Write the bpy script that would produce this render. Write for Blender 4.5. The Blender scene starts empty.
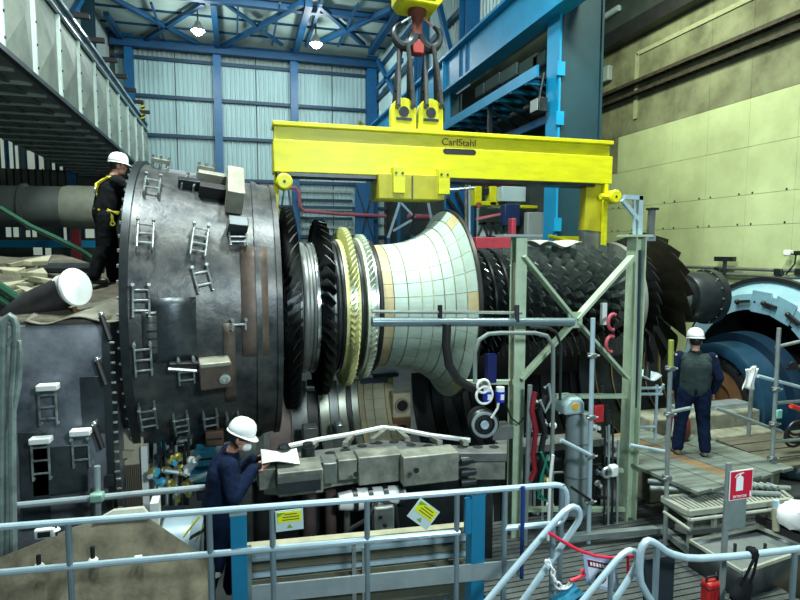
import bpy, bmesh, math, random
from mathutils import Vector as V, Matrix, Quaternion
random.seed(7)
S = bpy.context.scene
COL = S.collection
PI = math.pi
R_ = math.radians

# ------------------------------------------------------------------ camera
FPX = 570.0
YAW, PITCH = R_(15.9), R_(5.0)
cam = bpy.data.cameras.new('camera')
cam.sensor_width = 36.0
cam.lens = FPX * 36.0 / 800.0
cam.clip_end = 200
camo = bpy.data.objects.new('camera', cam)
COL.objects.link(camo)
camo.rotation_euler = (PI / 2 - PITCH, 0, -YAW)
S.camera = camo

# ------------------------------------------------------------------ world, lights, exposure
w = bpy.data.worlds.new('world'); S.world = w; w.use_nodes = True
w.node_tree.nodes['Background'].inputs[0].default_value = (0.55, 0.85, 0.90, 1)
w.node_tree.nodes['Background'].inputs[1].default_value = 0.17
S.view_settings.view_transform = 'Standard'
S.view_settings.look = 'None'
S.view_settings.exposure = 0.12
S.view_settings.gamma = 1.0
S.view_settings.use_curve_mapping = False

def area(name, loc, tgt, power, size, col, sizey=None):
    l = bpy.data.lights.new(name, 'AREA'); l.energy = power; l.size = size; l.color = col
    if sizey: l.shape = 'RECTANGLE'; l.size_y = sizey
    o = bpy.data.objects.new(name, l); COL.objects.link(o); o.location = loc
    o.rotation_euler = (V(tgt) - V(loc)).to_track_quat('-Z', 'Y').to_euler()
    return o
# rows of high-bay lamps under the roof (above the frame) and one added low fill
area('bay_and_fill_light', (-1.5, 6.5, 8.6), (-0.5, 8.0, -1), 1050, 1.2, (0.93, 1.0, 0.95))
area('bay_and_fill_light', (3.0, 5.5, 8.6), (3.5, 7.5, -1), 1000, 1.2, (0.90, 1.0, 0.94))
area('bay_and_fill_light', (7.5, 6.0, 8.0), (9.5, 8.5, -1), 850, 1.2, (0.94, 1.0, 0.76))
area('bay_and_fill_light', (8.2, 13.5, 7.5), (12.5, 13.0, 1.5), 440, 1.0, (0.92, 1.0, 0.72))
area('bay_and_fill_light', (1.5, 19.0, 9.4), (1.5, 28.0, 3.5), 850, 1.5, (0.80, 1.0, 1.0))
area('bay_and_fill_light', (2.8, -1.2, 2.3), (2.4, 7.6, -2.3), 430, 1.0, (0.85, 0.97, 1.0))  # added low fill behind the camera, brightens the bore under the rotor

# ------------------------------------------------------------------ pixel rays (800 x 600 frame)
_F = V((math.sin(YAW) * math.cos(PITCH), math.cos(YAW) * math.cos(PITCH), -math.sin(PITCH)))
_R = V((math.cos(YAW), -math.sin(YAW), 0))
_U = _R.cross(_F)
def ray(x, y): return _F + _R * ((x - 400) / FPX) + _U * ((300 - y) / FPX)
def PY(x, y, Y): r = ray(x, y); return r * (Y / r.y)
def PX(x, y, X): r = ray(x, y); return r * (X / r.x)
def PZ(x, y, Z): r = ray(x, y); return r * (Z / r.z)

# ------------------------------------------------------------------ materials
MAT = {}
def mat(name, rgb, rough=0.5, metal=0.0, var=0.12, scale=6.0, bump=0.0, dark=None, emit=0.0, stretch=None, spec=0.5):
    """principled material; colour drifts by noise between rgb*(1-var) (or 'dark') and rgb*(1+var)"""
    if name in MAT: return MAT[name]
    m = bpy.data.materials.new(name); m.use_nodes = True
    nt = m.node_tree; b = nt.nodes['Principled BSDF']
    b.inputs['Roughness'].default_value = rough
    b.inputs['Metallic'].default_value = metal
    b.inputs['Specular IOR Level'].default_value = spec
    tc = nt.nodes.new('ShaderNodeTexCoord')
    src = tc.outputs['Object']
    if stretch:
        mp = nt.nodes.new('ShaderNodeMapping'); mp.inputs['Scale'].default_value = stretch
        nt.links.new(src, mp.inputs['Vector']); src = mp.outputs['Vector']
    n = nt.nodes.new('ShaderNodeTexNoise'); n.inputs['Scale'].default_value = scale
    n.inputs['Detail'].default_value = 6; n.inputs['Roughness'].default_value = 0.62
    nt.links.new(src, n.inputs['Vector'])
    cr = nt.nodes.new('ShaderNodeValToRGB')
    lo = dark if dark else tuple(c * (1 - var) for c in rgb)
    hi = tuple(min(1, c * (1 + var)) for c in rgb)
    cr.color_ramp.elements[0].position = 0.33; cr.color_ramp.elements[0].color = (*lo, 1)
    cr.color_ramp.elements[1].position = 0.66; cr.color_ramp.elements[1].color = (*hi, 1)
    nt.links.new(n.outputs['Fac'], cr.inputs['Fac'])
    nt.links.new(cr.outputs['Color'], b.inputs['Base Color'])
    if bump:
        bp = nt.nodes.new('ShaderNodeBump'); bp.inputs['Strength'].default_value = bump
        bp.inputs['Distance'].default_value = 0.03
        nt.links.new(n.outputs['Fac'], bp.inputs['Height']); nt.links.new(bp.outputs['Normal'], b.inputs['Normal'])
    if emit:
        b.inputs['Emission Color'].default_value = (*rgb, 1); b.inputs['Emission Strength'].default_value = emit
    MAT[name] = m
    return m
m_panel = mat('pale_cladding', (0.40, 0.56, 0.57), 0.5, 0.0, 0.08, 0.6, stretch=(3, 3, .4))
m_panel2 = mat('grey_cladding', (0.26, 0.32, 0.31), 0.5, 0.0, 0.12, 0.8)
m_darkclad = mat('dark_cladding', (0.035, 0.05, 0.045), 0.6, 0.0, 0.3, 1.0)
m_girt = mat('navy_steel', (0.003, 0.045, 0.10), 0.5, 0.0, 0.15, 2.0)
m_blue = mat('blue_steel', (0.002, 0.095, 0.24), 0.42, 0.0, 0.15, 2.0)
m_cyan = mat('bright_blue_steel', (0.006, 0.25, 0.48), 0.4, 0.0, 0.12, 1.5)
m_teal = mat('dark_teal_steel', (0.001, 0.034, 0.052), 0.6, 0.0, 0.2, 1.2)
m_yel = mat('yellow_paint', (0.56, 0.58, 0.003), 0.42, 0.0, 0.06, 5.0, dark=(0.47, 0.47, 0.006), stretch=(.5, 1, 2))
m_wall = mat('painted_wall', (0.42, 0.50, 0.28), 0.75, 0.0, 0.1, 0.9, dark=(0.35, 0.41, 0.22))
m_walldark = mat('dark_wall', (0.17, 0.185, 0.11), 0.8, 0.0, 0.25, 1.1, dark=(0.085, 0.09, 0.05))
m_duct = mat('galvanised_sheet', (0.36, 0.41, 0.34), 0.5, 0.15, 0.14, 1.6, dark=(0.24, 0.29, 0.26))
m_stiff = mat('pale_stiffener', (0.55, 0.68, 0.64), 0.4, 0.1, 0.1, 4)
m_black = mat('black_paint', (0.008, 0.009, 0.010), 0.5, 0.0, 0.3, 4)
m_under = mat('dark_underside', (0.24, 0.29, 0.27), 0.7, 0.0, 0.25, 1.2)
m_galv = mat('galvanised_pipe', (0.42, 0.52, 0.55), 0.32, 0.55, 0.12, 5)
m_rail = mat('pale_blue_rail', (0.42, 0.58, 0.66), 0.3, 0.2, 0.1, 4)
m_steel = mat('grey_steel', (0.22, 0.25, 0.24), 0.42, 0.6, 0.25, 3, bump=0.1)
m_dsteel = mat('dark_steel', (0.045, 0.055, 0.06), 0.38, 0.7, 0.35, 3)
m_bright = mat('machined_steel', (0.55, 0.63, 0.62), 0.25, 0.85, 0.15, 4)
m_green = mat('pale_green_paint', (0.40, 0.52, 0.38), 0.48, 0.0, 0.1, 4, dark=(0.30, 0.41, 0.29))
m_white = mat('white_paint', (0.75, 0.82, 0.80), 0.45, 0, 0.05, 3)
m_helmet = mat('white_helmet_shell', (0.85, 0.90, 0.90), 0.28, 0, 0.02, 3)
m_navy = mat('navy_cloth', (0.004, 0.011, 0.034), 0.9, 0, 0.35, 9, bump=0.35, spec=0.15)
m_blackcloth = mat('black_cloth', (0.008, 0.010, 0.012), 0.9, 0, 0.3, 9, bump=0.35, spec=0.15)
m_vest = mat('grey_green_vest', (0.026, 0.045, 0.046), 0.9, 0, 0.2, 9, bump=0.3, spec=0.2)
m_skin = mat('skin', (0.42, 0.22, 0.15), 0.55, 0, 0.08, 8)
m_red = mat('red_paint', (0.45, 0.02, 0.03), 0.45, 0, 0.15, 4)
m_pink = mat('faded_red_pipe', (0.36, 0.10, 0.14), 0.5, 0, 0.15, 3)
m_khaki = mat('khaki_insulation', (0.12, 0.115, 0.08), 0.9, 0, 0.25, 3.5, bump=0.6, dark=(0.055, 0.052, 0.036))
m_cream = mat('cream_blanket', (0.33, 0.33, 0.23), 0.85, 0, 0.15, 5, bump=0.4)
m_floor = mat('dark_floor', (0.05, 0.06, 0.06), 0.6, 0.1, 0.3, 2, bump=0.2)
m_rubber = mat('black_rubber', (0.01, 0.012, 0.014), 0.42, 0, 0.2, 6)
m_glass = mat('window_daylight', (0.50, 0.60, 0.48), 0.3, 0, 0.1, 1.0, emit=0.45)

# ------------------------------------------------------------------ mesh builder
WLOC = {}
class MB:
    def __init__(s): s.v = []; s.f = []
    def add(s, vs, fs):
        o = len(s.v); s.v += [V(p) for p in vs]; s.f += [[i + o for i in f] for f in fs]; return s
    def box(s, c, d, M=None):
        c = V(c); h = V(d) / 2
        vs = [V((sx * h.x, sy * h.y, sz * h.z)) for sx in (-1, 1) for sy in (-1, 1) for sz in (-1, 1)]
        if M: vs = [M @ p for p in vs]
        return s.add([p + c for p in vs], [(0, 1, 3, 2), (4, 6, 7, 5), (0, 4, 5, 1), (2, 3, 7, 6), (0, 2, 6, 4), (1, 5, 7, 3)])
    def bb(s, a, b):   # box from corner to corner
        a = V(a); b = V(b); return s.box((a + b) / 2, [abs(t) for t in (b - a)])
    def bar(s, p, q, wd, ht, up=(0, 0, 1)):
        p = V(p); q = V(q); d = (q - p); L = d.length; d.normalize()
        up = V(up)
        if abs(d.dot(up)) > .98: up = V((0, 1, 0))
        x = d.cross(up).normalized(); z = x.cross(d)
        M = Matrix((x, d, z)).transposed()
        return s.box((p + q) / 2, (wd, L, ht), M)
    def ibeam(s, p, q, wd, ht, t=.03, up=(0, 0, 1)):
        p = V(p); q = V(q); d = (q - p).normalized(); up = V(up)
        if abs(d.dot(up)) > .98: up = V((0, 1, 0))
        x = d.cross(up).normalized(); z = x.cross(d)
        s.bar(p, q, t, ht - 2 * t, up)
        for k in (-1, 1): s.bar(p + z * k * (ht - t) / 2, q + z * k * (ht - t) / 2, wd, t, up)
        return s
    def path(s, pts, r, n=8, cap=True):
        pts = [V(p) for p in pts]; m = len(pts); rs = r if isinstance(r, (list, tuple)) else [r] * m
        T = [(pts[min(i + 1, m - 1)] - pts[max(i - 1, 0)]).normalized() for i in range(m)]
        a = V((0, 0, 1)) if abs(T[0].z) < .9 else V((1, 0, 0))
        N = (a - T[0] * a.dot(T[0])).normalized(); vs = []; fs = []
        for i in range(m):
            N = (N - T[i] * N.dot(T[i])).normalized(); B = T[i].cross(N)
            vs += [pts[i] + (N * math.cos(2 * PI * k / n) + B * math.sin(2 * PI * k / n)) * rs[i] for k in range(n)]
        for i in range(m - 1):
            for k in range(n):
                a0 = i * n + k; a1 = i * n + (k + 1) % n
                fs.append((a0, a1, a1 + n, a0 + n))
        if cap: fs += [list(range(n))[::-1], list(range((m - 1) * n, m * n))]
        return s.add(vs, fs)
    def tube(s, p, q, r, n=8): return s.path([p, q], r, n)
    def lathe(s, o, ax, prof, n=32, a0=0, a1=2 * PI, ref=None):
        """prof: (distance along axis, radius); about axis ax from o"""
        o = V(o); ax = V(ax).normalized(); ref = V(ref) if ref else (V((0, 0, 1)) if abs(ax.z) < .9 else V((1, 0, 0)))
        e1 = (ref - ax * ref.dot(ax)).normalized(); e2 = ax.cross(e1)
        full = abs(a1 - a0 - 2 * PI) < 1e-6; cnt = n if full else n + 1; vs = []; fs = []
        for (t, r) in prof:
            for k in range(cnt):
                a = a0 + (a1 - a0) * k / n
                vs.append(o + ax * t + (e1 * math.cos(a) + e2 * math.sin(a)) * r)
        for i in range(len(prof) - 1):
            for k in range(n):
                k1 = (k + 1) % cnt
                fs.append((i * cnt + k, i * cnt + k1, (i + 1) * cnt + k1, (i + 1) * cnt + k))
        return s.add(vs, fs)
    def prism(s, poly, vec):
        poly = [V(p) for p in poly]; vec = V(vec); n = len(poly)
        return s.add(poly + [p + vec for p in poly], [list(range(n))[::-1], list(range(n, 2 * n))] + [(i, (i + 1) % n, n + (i + 1) % n, n + i) for i in range(n)])
    def ball(s, c, r, n=10, m=7):
        c = V(c); r = V((r, r, r)) if not hasattr(r, '__len__') else V(r)
        vs = [c + V((0, 0, r.z))]; fs = []
        for i in range(1, m):
            for k in range(n):
                t = PI * i / m; a = 2 * PI * k / n
                vs.append(c + V((r.x * math.sin(t) * math.cos(a), r.y * math.sin(t) * math.sin(a), r.z * math.cos(t))))
        vs.append(c - V((0, 0, r.z))); L = len(vs) - 1
        for k in range(n):
            k1 = (k + 1) % n
            fs.append((0, 1 + k, 1 + k1)); fs.append((L, 1 + (m - 2) * n + k1, 1 + (m - 2) * n + k))
            for i in range(m - 2): fs.append((1 + i * n + k, 1 + (i + 1) * n + k, 1 + (i + 1) * n + k1, 1 + i * n + k1))
        return s.add(vs, fs)
    def grid(s, fn, nu, nv):
        vs = [fn(i / nu, j / nv) for i in range(nu + 1) for j in range(nv + 1)]
        return s.add(vs, [(i * (nv + 1) + j, (i + 1) * (nv + 1) + j, (i + 1) * (nv + 1) + j + 1, i * (nv + 1) + j + 1) for i in range(nu) for j in range(nv)])
    def build(s, name, m, parent=None, base=None, smooth=True, bevel=0, solid=0, mesh_only=False):
        if base is not None: o = V(base)
        elif parent is not None: o = WLOC[parent.name]
        else:
            n = len(s.v); o = V((sum(p.x for p in s.v) / n, sum(p.y for p in s.v) / n, min(p.z for p in s.v)))
        me = bpy.data.meshes.new(name)
        me.from_pydata([p - o for p in s.v], [], s.f); me.validate()
        bm = bmesh.new(); bm.from_mesh(me); bmesh.ops.recalc_face_normals(bm, faces=bm.faces); bm.to_mesh(me); bm.free()
        me.materials.append(m)
        if smooth:
            me.polygons.foreach_set('use_smooth', [True] * len(me.polygons)); me.set_sharp_from_angle(angle=0.6)
        if mesh_only: return me
        ob = bpy.data.objects.new(name, me); COL.objects.link(ob)
        if parent is not None:
            ob.parent = parent; ob.location = o - WLOC[parent.name]
        else: ob.location = o
        WLOC[ob.name] = o
        if solid:
            md = ob.modifiers.new('thickness', 'SOLIDIFY'); md.thickness = solid; md.offset = 0
        if bevel:
            md = ob.modifiers.new('edge', 'BEVEL'); md.width = bevel; md.segments = 2; md.limit_method = 'ANGLE'
        return ob
def tag(o, label, cat, group=None):
    o['label'] = label; o['category'] = cat
    if group: o['group'] = group
    return o
def struct(o, label=None):
    o['kind'] = 'structure'
    if label: o['label'] = label
    return o
def thing(name, loc, label, cat, group=None):
    o = bpy.data.objects.new(name, None); COL.objects.link(o); o.location = V(loc); o.empty_display_size = .1
    WLOC[o.name] = V(loc)
    return tag(o, label, cat, group)
def placed(name, me, parent, loc, rot=None):
    """object sharing mesh data 'me' under parent, at world loc with rotation matrix rot"""
    ob = bpy.data.objects.new(name, me); COL.objects.link(ob); ob.parent = parent
    M = Matrix.Translation(V(loc) - WLOC[parent.name])
    if rot is not None: M = M @ rot.to_4x4()
    ob.matrix_local = M; WLOC[ob.name] = V(loc)
    return ob
def frame(x, y, z): return Matrix((V(x), V(y), V(z))).transposed()
def text_mesh(txt, size, m, name):
    cu = bpy.data.curves.new(name, 'FONT'); cu.body = txt; cu.size = size; cu.align_x = 'CENTER'; cu.align_y = 'CENTER'; cu.extrude = .002
    t = bpy.data.objects.new(name, cu); COL.objects.link(t)
    dg = bpy.context.evaluated_depsgraph_get(); me = bpy.data.meshes.new_from_object(t.evaluated_get(dg))
    bpy.data.objects.remove(t); bpy.data.curves.remove(cu); me.materials.clear(); me.materials.append(m)
    return me

# ================================================================== THE HALL
YB = 28.0
def corr(a, b, z0, z1, out, n, dep=.06):
    """corrugated sheet between plan points a and b, ribs stand proud along 'out'"""
    a = V((*a, 0)); b = V((*b, 0)); out = V((*out, 0)).normalized(); mb = MB(); prof = []
    for k in range(n):
        for t, h in ((0, 0), (.5, 0), (.62, 1), (.88, 1)):
            prof.append(a.lerp(b, (k + t) / n) + out * dep * h)
    prof.append(b.copy())
    m = len(prof)
    vs = [p + V((0, 0, z)) for z in (z0, z1) for p in prof]
    return mb.add(vs, [(i, i + 1, m + i + 1, m + i) for i in range(m - 1)])

# ---- back wall
wb = MB().bb((-16, YB + .12, -3.5), (7.6, YB + .35, 10.4)).build('wall_back', m_darkclad); struct(wb, 'far end wall of the hall clad in pale ribbed sheets')
colx = [PY(p, 60, YB).x for p in (130, 217, 293, 370)]
zl = [PY(250, y, YB).z for y in (262, 236, 206, 181, 140, 103, 67, 50)]
bays = [(-4.95, colx[0])] + list(zip(colx[:-1], colx[1:])) + [(colx[3], 7.2)]
for bi, (xa, xb) in enumerate(bays):
    ns = 2 if xb - xa > 2 else 1
    for ri in range(len(zl) - 1):
        for k in range(ns):
            a = xa + (xb - xa) * k / ns + .02; b = xa + (xb - xa) * (k + 1) / ns - .02
            nn = max(3, int((b - a) / .19))
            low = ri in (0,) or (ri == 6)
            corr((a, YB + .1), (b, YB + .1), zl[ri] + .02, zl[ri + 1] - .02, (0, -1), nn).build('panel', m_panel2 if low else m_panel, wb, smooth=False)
for z in zl:
    MB().bb((-4.95, YB - .12, z - .07), (7.2, YB + .02, z + .07)).build('girt', m_girt, wb)
# dark glazed louvre strip low on the end wall
for k in range(5):
    z = PY(320, 190 + k * 9, YB).z
    MB().bb((PY(300, 200, YB).x, YB - .1, z - .12), (PY(352, 200, YB).x, YB - .02, z)).build('louvre', m_teal if k % 2 else m_panel2, wb)
for i, x in enumerate(colx):
    c = thing('steel_column', (x, YB - .3, -3.5), ['blue steel column in the far left corner of the end wall', 'blue steel column left of the far lamps on the end wall', 'blue steel column between the two bays behind the lifting beam', 'blue steel column in the far right corner of the end wall'][i], 'column', 'end wall columns')
    wd = .34 if i < 3 else .5
    for k in (-1, 1): MB().box((x, YB - .3 + k * .15, 3.2), (wd, .03, 13.4)).build('flange', m_blue, c)
    MB().box((x, YB - .3, 3.2), (.03, .28, 13.4)).build('web', m_blue, c)
# wide braced blue bay beside the right corner, low on the wall
t = thing('wall_bracing', PY(363, 240, 27), 'blue braced steel bay low on the end wall behind the lifting beam', 'steel panel')
a = PY(355, 183, 27); b = PY(374, 262, 27)
MB().bb((a.x, 27, b.z), (b.x, 27.08, a.z)).build('plate', m_blue, t)
MB().bar((a.x, 26.98, b.z), (b.x, 26.98, a.z), .06, .06).build('brace', m_dsteel, t)
MB().bar((b.x, 26.98, b.z + 1), (a.x, 26.98, a.z), .06, .06).build('brace', m_dsteel, t)
# pink pipe run on the end wall
pp = [PY(x, y, 26.8) for x, y in ((190, 186), (270, 187), (296, 188), (299, 193), (300, 206), (304, 211), (340, 214), (386, 216))]
tag(MB().path(pp, .085, 8).build('wall_pipe', m_pink), 'faded red pipe stepping down along the end wall', 'pipe')

# ---- left part of the end wall: windows and bands seen under the duct
def strip(name, x0, x1, y0, y1, m, d=.0, Y=27.6):
    a = PY(x0, y0, Y); b = PY(x1, y1, Y)
    return MB().bb((a.x, Y - d, min(a.z, b.z)), (b.x, Y + .06, max(a.z, b.z)))
wn = 0
for (x0, x1, y0, y1) in ((-8, 5, 138, 176), (7, 19, 138, 176), (25, 35, 140, 176), (36.5, 44, 140, 176), (50, 55, 150, 176), (58, 63, 156, 176),
                         (4, 19, 221, 237), (24, 37, 221, 237), (62, 67, 222, 242), (83, 95, 196, 204), (84, 95, 226, 238), (32, 43, 247, 255), (44, 52, 248, 262), (96, 101, 200, 212)):
    wn += 1
    o = strip('window_%d' % wn, x0, x1, y0, y1, m_glass).build('window_%d' % wn, m_glass); struct(o, 'pale translucent window strip under the duct')
    n = max(1, int((x1 - x0) / 6))
    for k in range(n + 1):
        xx = x0 + (x1 - x0) * k / n; a = PY(xx, y0, 27.5); b = PY(xx, y1, 27.5)
        MB().tube((a.x, 27.52, a.z), (a.x, 27.52, b.z), .04, 6).build('mullion', m_blue, o)
o = strip('trim_1', -10, 96, 240, 247.5, m_cyan, .1, 26.5).build('trim_1', m_cyan); struct(o, 'blue horizontal rail under the left windows')
o = strip('trim_2', -10, 66, 168, 192, m_darkclad, .1, 27.2).build('trim_2', mat('olive_band', (.06, .075, .055), .7)); struct(o, 'dark band of cladding between the left windows')
for k in range(9):
    xx = 0 + k * 7.2
    strip('rib', xx, xx + .8, 169, 191, m_black, .14, 27.1).build('rib', m_black, o)
for i, (x0, x1) in enumerate(((67, 81), (102, 106))):
    c = strip('blue_post', x0, x1, 168, 262, m_blue, .1, 26.8).build('blue_post', m_teal if i else m_blue)
    tag(c, ['broad dark blue post behind the big horizontal pipe', 'narrow teal post behind the worker on the casing'][i], 'column')
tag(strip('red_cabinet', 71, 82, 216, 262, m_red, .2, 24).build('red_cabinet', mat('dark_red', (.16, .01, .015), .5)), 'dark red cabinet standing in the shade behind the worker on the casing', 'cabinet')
o = MB().bb((-10.8, -2, -4.1), (-10.6, YB, 10)).build('wall_left_lower', m_darkclad); struct(o, 'dark outer wall on the left of the hall')
# left side wall above the duct
wl = MB().bb((-5.3, 20, 5.6), (-5.15, YB, 10.4)).build('wall_left', m_panel2); struct(wl, 'left side wall above the duct')
for k in range(4): corr((-5.13, 20.2 + 1.9 * k), (-5.13, 22.05 + 1.9 * k), 5.7, 10, (1, 0), 8).build('panel', m_panel2, wl, smooth=False)
c = thing('steel_column', (-4.9, 23.2, 5.05), 'dark blue steel column rising above the duct', 'column')
MB().box((-4.9, 23.0, 7.85), (.42, .05, 5.6)).build('flange', m_teal, c); MB().box((-4.9, 23.4, 7.85), (.42, .05, 5.6)).build('flange', m_teal, c); MB().box((-4.9, 23.2, 7.85), (.05, .36, 5.6)).build('web', m_teal, c)
for i, (p, q) in enumerate((((66, 25), (85, -8)), ((88, 42), (86, -8)), ((107, 28), (125, 55)))):
    a = PX(*p, -5.0); b = PX(*q, -5.0)
    tag(MB().bar(a, b, .16, .2).build('wall_brace', m_blue), ['slanted blue brace on the left side wall near the frame edge', 'upright blue strut on the left side wall beside the column', 'short blue strut between the left column and the end wall'][i], 'brace')

# ---- roof
ZC = 9.05
ce = MB().bb((-6, 16.5, ZC + .30), (7.4, YB, ZC + .40)).build('ceiling', m_panel2); struct(ce, 'pale sheet roof between blue trusses')
for k in range(7):
    y0 = 16.6 + k * 1.62
    MB().bb((-5.9, y0, ZC + .22), (7.3, y0 + 1.56, ZC + .30)).build('sheet', mat('roof_sheet', (.42, .52, .46), .6, 0, .12, .7), ce)
    MB().bb((-5.9, y0 + 1.56, ZC + .14), (7.3, y0 + 1.62, ZC + .30)).build('purlin', m_girt, ce)
m_truss = mat('truss_blue', (.002, .06, .15), .55, 0, .15, 2)
tr = thing('roof_truss', (1, YB - .4, ZC - .4), 'blue roof bracing of crossed bars below the roof sheets', 'roof truss')
za = PY(217, 55, YB - .4).z; zb = PY(217, 46, YB - .4).z
MB().ibeam((-5, YB - .5, (za + zb) / 2), (7.2, YB - .5, (za + zb) / 2), .3, zb - za, .04).build('chord', m_truss, tr)
a = PZ(200, -3, ZC + .1)
MB().ibeam((-5.2, a.y, ZC + .1), (7.2, a.y, ZC + .1), .25, .30, .04).build('chord', m_truss, tr)
for (p, q, s_) in (((105, -6), (197, 43), .16), ((203, 3), (140, 43), .16), ((225, 3), (282, 45), .12), ((302, 3), (222, 47), .18), ((319, 5), (364, 45), .16), ((392, 9), (312, 46), .18),
                   ((213, 3), (218, 50), .22), ((309, 3), (296, 50), .26), ((401, 6), (371, 52), .26), ((151, 3), (165, 42), .08), ((238, 3), (237, 42), .07), ((280, 3), (272, 45), .07), ((321, 3), (306, 46), .12), ((358, 4), (338, 46), .09), ((106, 14), (130, 52), .2)):
    a = PZ(*p, ZC); b = PZ(*q, ZC)
    MB().bar(a, b, s_, s_).build('brace', m_truss, tr)
def high_bay(px, py, label):
    p = PZ(px, py, 8.35)
    t = thing('high_bay_lamp', p, label, 'lamp', 'high bay lamps under the far roof')
    MB().tube(p + V((0, 0, .35)), (p.x, p.y, ZC + .2), .03, 6).build('rod', m_dsteel, t)
    MB().lathe(p, (0, 0, 1), [(.0, .26), (.10, .23), (.22, .13), (.34, .10), (.36, 0)], 20).build('lamp_shade', m_steel, t)
    MB().lathe(p, (0, 0, 1), [(.05, 0), (.02, .15), (.02, .23), (.05, .24)], 20).build('bulb', mat('lamp_glow', (1, 1, .97), .5, 0, 0, 1, emit=30), t)
    MB().ball(p + V((0, 0, -.02)), (.2, .2, .14)).build('lens', MAT['lamp_glow'], t)
    l = bpy.data.lights.new('lamp_light', 'POINT'); l.energy = 260; l.shadow_soft_size = .3; l.color = (.85, 1, 1)
    o = bpy.data.objects.new('lamp_light', l); COL.objects.link(o); o.location = p + V((0, 0, -.25))
high_bay(198, 31, 'lit high bay lamp on the left below the roof trusses')
high_bay(316, 44, 'lit high bay lamp on the right below the roof trusses')

# ---- right-hand side wall of the far bay and crane runway
XS = 6.75
ws = MB().bb((XS + .1, 9.5, 5.2), (XS + .25, YB, 10.4)).build('wall_inner', m_panel2); struct(ws, 'ribbed inner side wall above the crane runway')
for k in range(9): 
    for z0, z1 in ((5.3, 7.2), (7.3, 10.2)):
        corr((XS + .08, 9.6 + 2 * k), (XS + .08, 11.55 + 2 * k), z0, z1, (-1, 0), 9).build('panel', m_panel, ws, smooth=False)
for z in (5.9, 7.25, 8.6): MB().bb((XS - .1, 9.6, z - .09), (XS + .04, YB, z + .09)).build('girt', m_girt, ws)
for i, (p0, p1) in enumerate(((459, 473), (414, 424))):
    a = PX(p0, 40, XS - .3); b = PX(p1, 40, XS - .3)
    c = thing('steel_column', (XS - .2, (a.y + b.y) / 2, 5.0), ['dark blue column above the runway girder near the big column', 'dark blue column behind the crane hook'][i], 'column')
    y0 = (a.y + b.y) / 2; hd = .24
    for k in (-1, 1): MB().box((XS - .2, y0 + k * hd, 7.6), (.42, .04, 5.2)).build('flange', m_blue, c)
    MB().box((XS - .2, y0, 7.6), (.04, hd * 2, 5.2)).build('web', m_blue, c)
for i, (p, q) in enumerate((((437, -4), (452, 60)), ((392, 20), (452, -30)), ((378, 88), (402, 60)), ((378, 60), (400, 105)))):
    a = PX(*p, XS - .25); b = PX(*q, XS - .25)
    tag(MB().bar(a, b, .14, .18).build('wall_brace', m_blue), ['slanted blue brace on the inner wall right of the crane hook', 'blue brace rising behind the yellow hook block', 'blue brace rising to the right low behind the lifting lugs', 'blue brace falling to the right low behind the lifting lugs'][i], 'brace')
XR = 6.4
zt = PX(440, 68, XR).z; zb_ = PX(444, 97, XR).z; zb2 = PX(548, 25, XR).z; zb_ = (zb_ + zb2) / 2
zb_ += .10; zt += .08
rg = thing('runway_girder', (XR, 18, zb_), 'bright blue crane runway girder running back along the hall', 'girder')
MB().bb((XR, 8.2, zb_ + .04), (XR + .05, YB - .6, zt - .04)).build('web', m_cyan, rg)
MB().bb((XR - .18, 8.2, zb_ - .02), (XR + .25, YB - .6, zb_ + .04)).build('flange', m_cyan, rg)
MB().bb((XR - .18, 8.2, zt - .04), (XR + .25, YB - .6, zt + .03)).build('flange', m_cyan, rg)
MB().bb((XR - .04, 8.2, zt + .03), (XR + .06, YB - .6, zt + .12)).build('crane_rail', m_dsteel, rg)
for y in (17.2, 22.8): MB().bb((XR - .12, y, zb_ + .04), (XR, y + .03, zt - .04)).build('stiffener', m_cyan, rg)
# posts that carry the girder
def hcolumn(x0, x1, y0, y1, z0, z1, m_lit, m_shade, label):
    c = thing('steel_column', ((x0 + x1) / 2, (y0 + y1) / 2, z0), label, 'column')
    MB().bb((x0, y0, z0), (x0 + .05, y1, z1)).build('flange', m_lit, c); MB().bb((x1 - .05, y0, z0), (x1, y1, z1)).build('flange', m_shade, c)  # lit flange bright, other faces dark: light and shade put into the colours
    MB().bb((x0 + .05, y0 + .06, z0), (x1 - .05, y0 + .12, z1)).build('web', m_shade, c)
    return c
bc = hcolumn(6.50, 7.55, 10.8, 11.3, -3.5, 9.5, m_cyan, m_teal, 'massive blue column with its shaded faces coloured dark teal right of the lifting beam')
for z in (.4, 2.6, 3.6, 5.3):
    MB().bb((6.44, 10.76, z), (6.62, 10.82, z + .28)).build('cleat', m_cyan, bc)
hcolumn(6.42, 6.85, 17.0, 17.4, -3.5, zb_ - .02, m_cyan, m_teal, 'slim blue column holding the runway girder behind the lugs')
hcolumn(6.42, 6.85, 22.6, 23.0, -3.5, zb_ - .02, m_blue, m_teal, 'far blue column holding the runway girder near the end wall')
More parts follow.
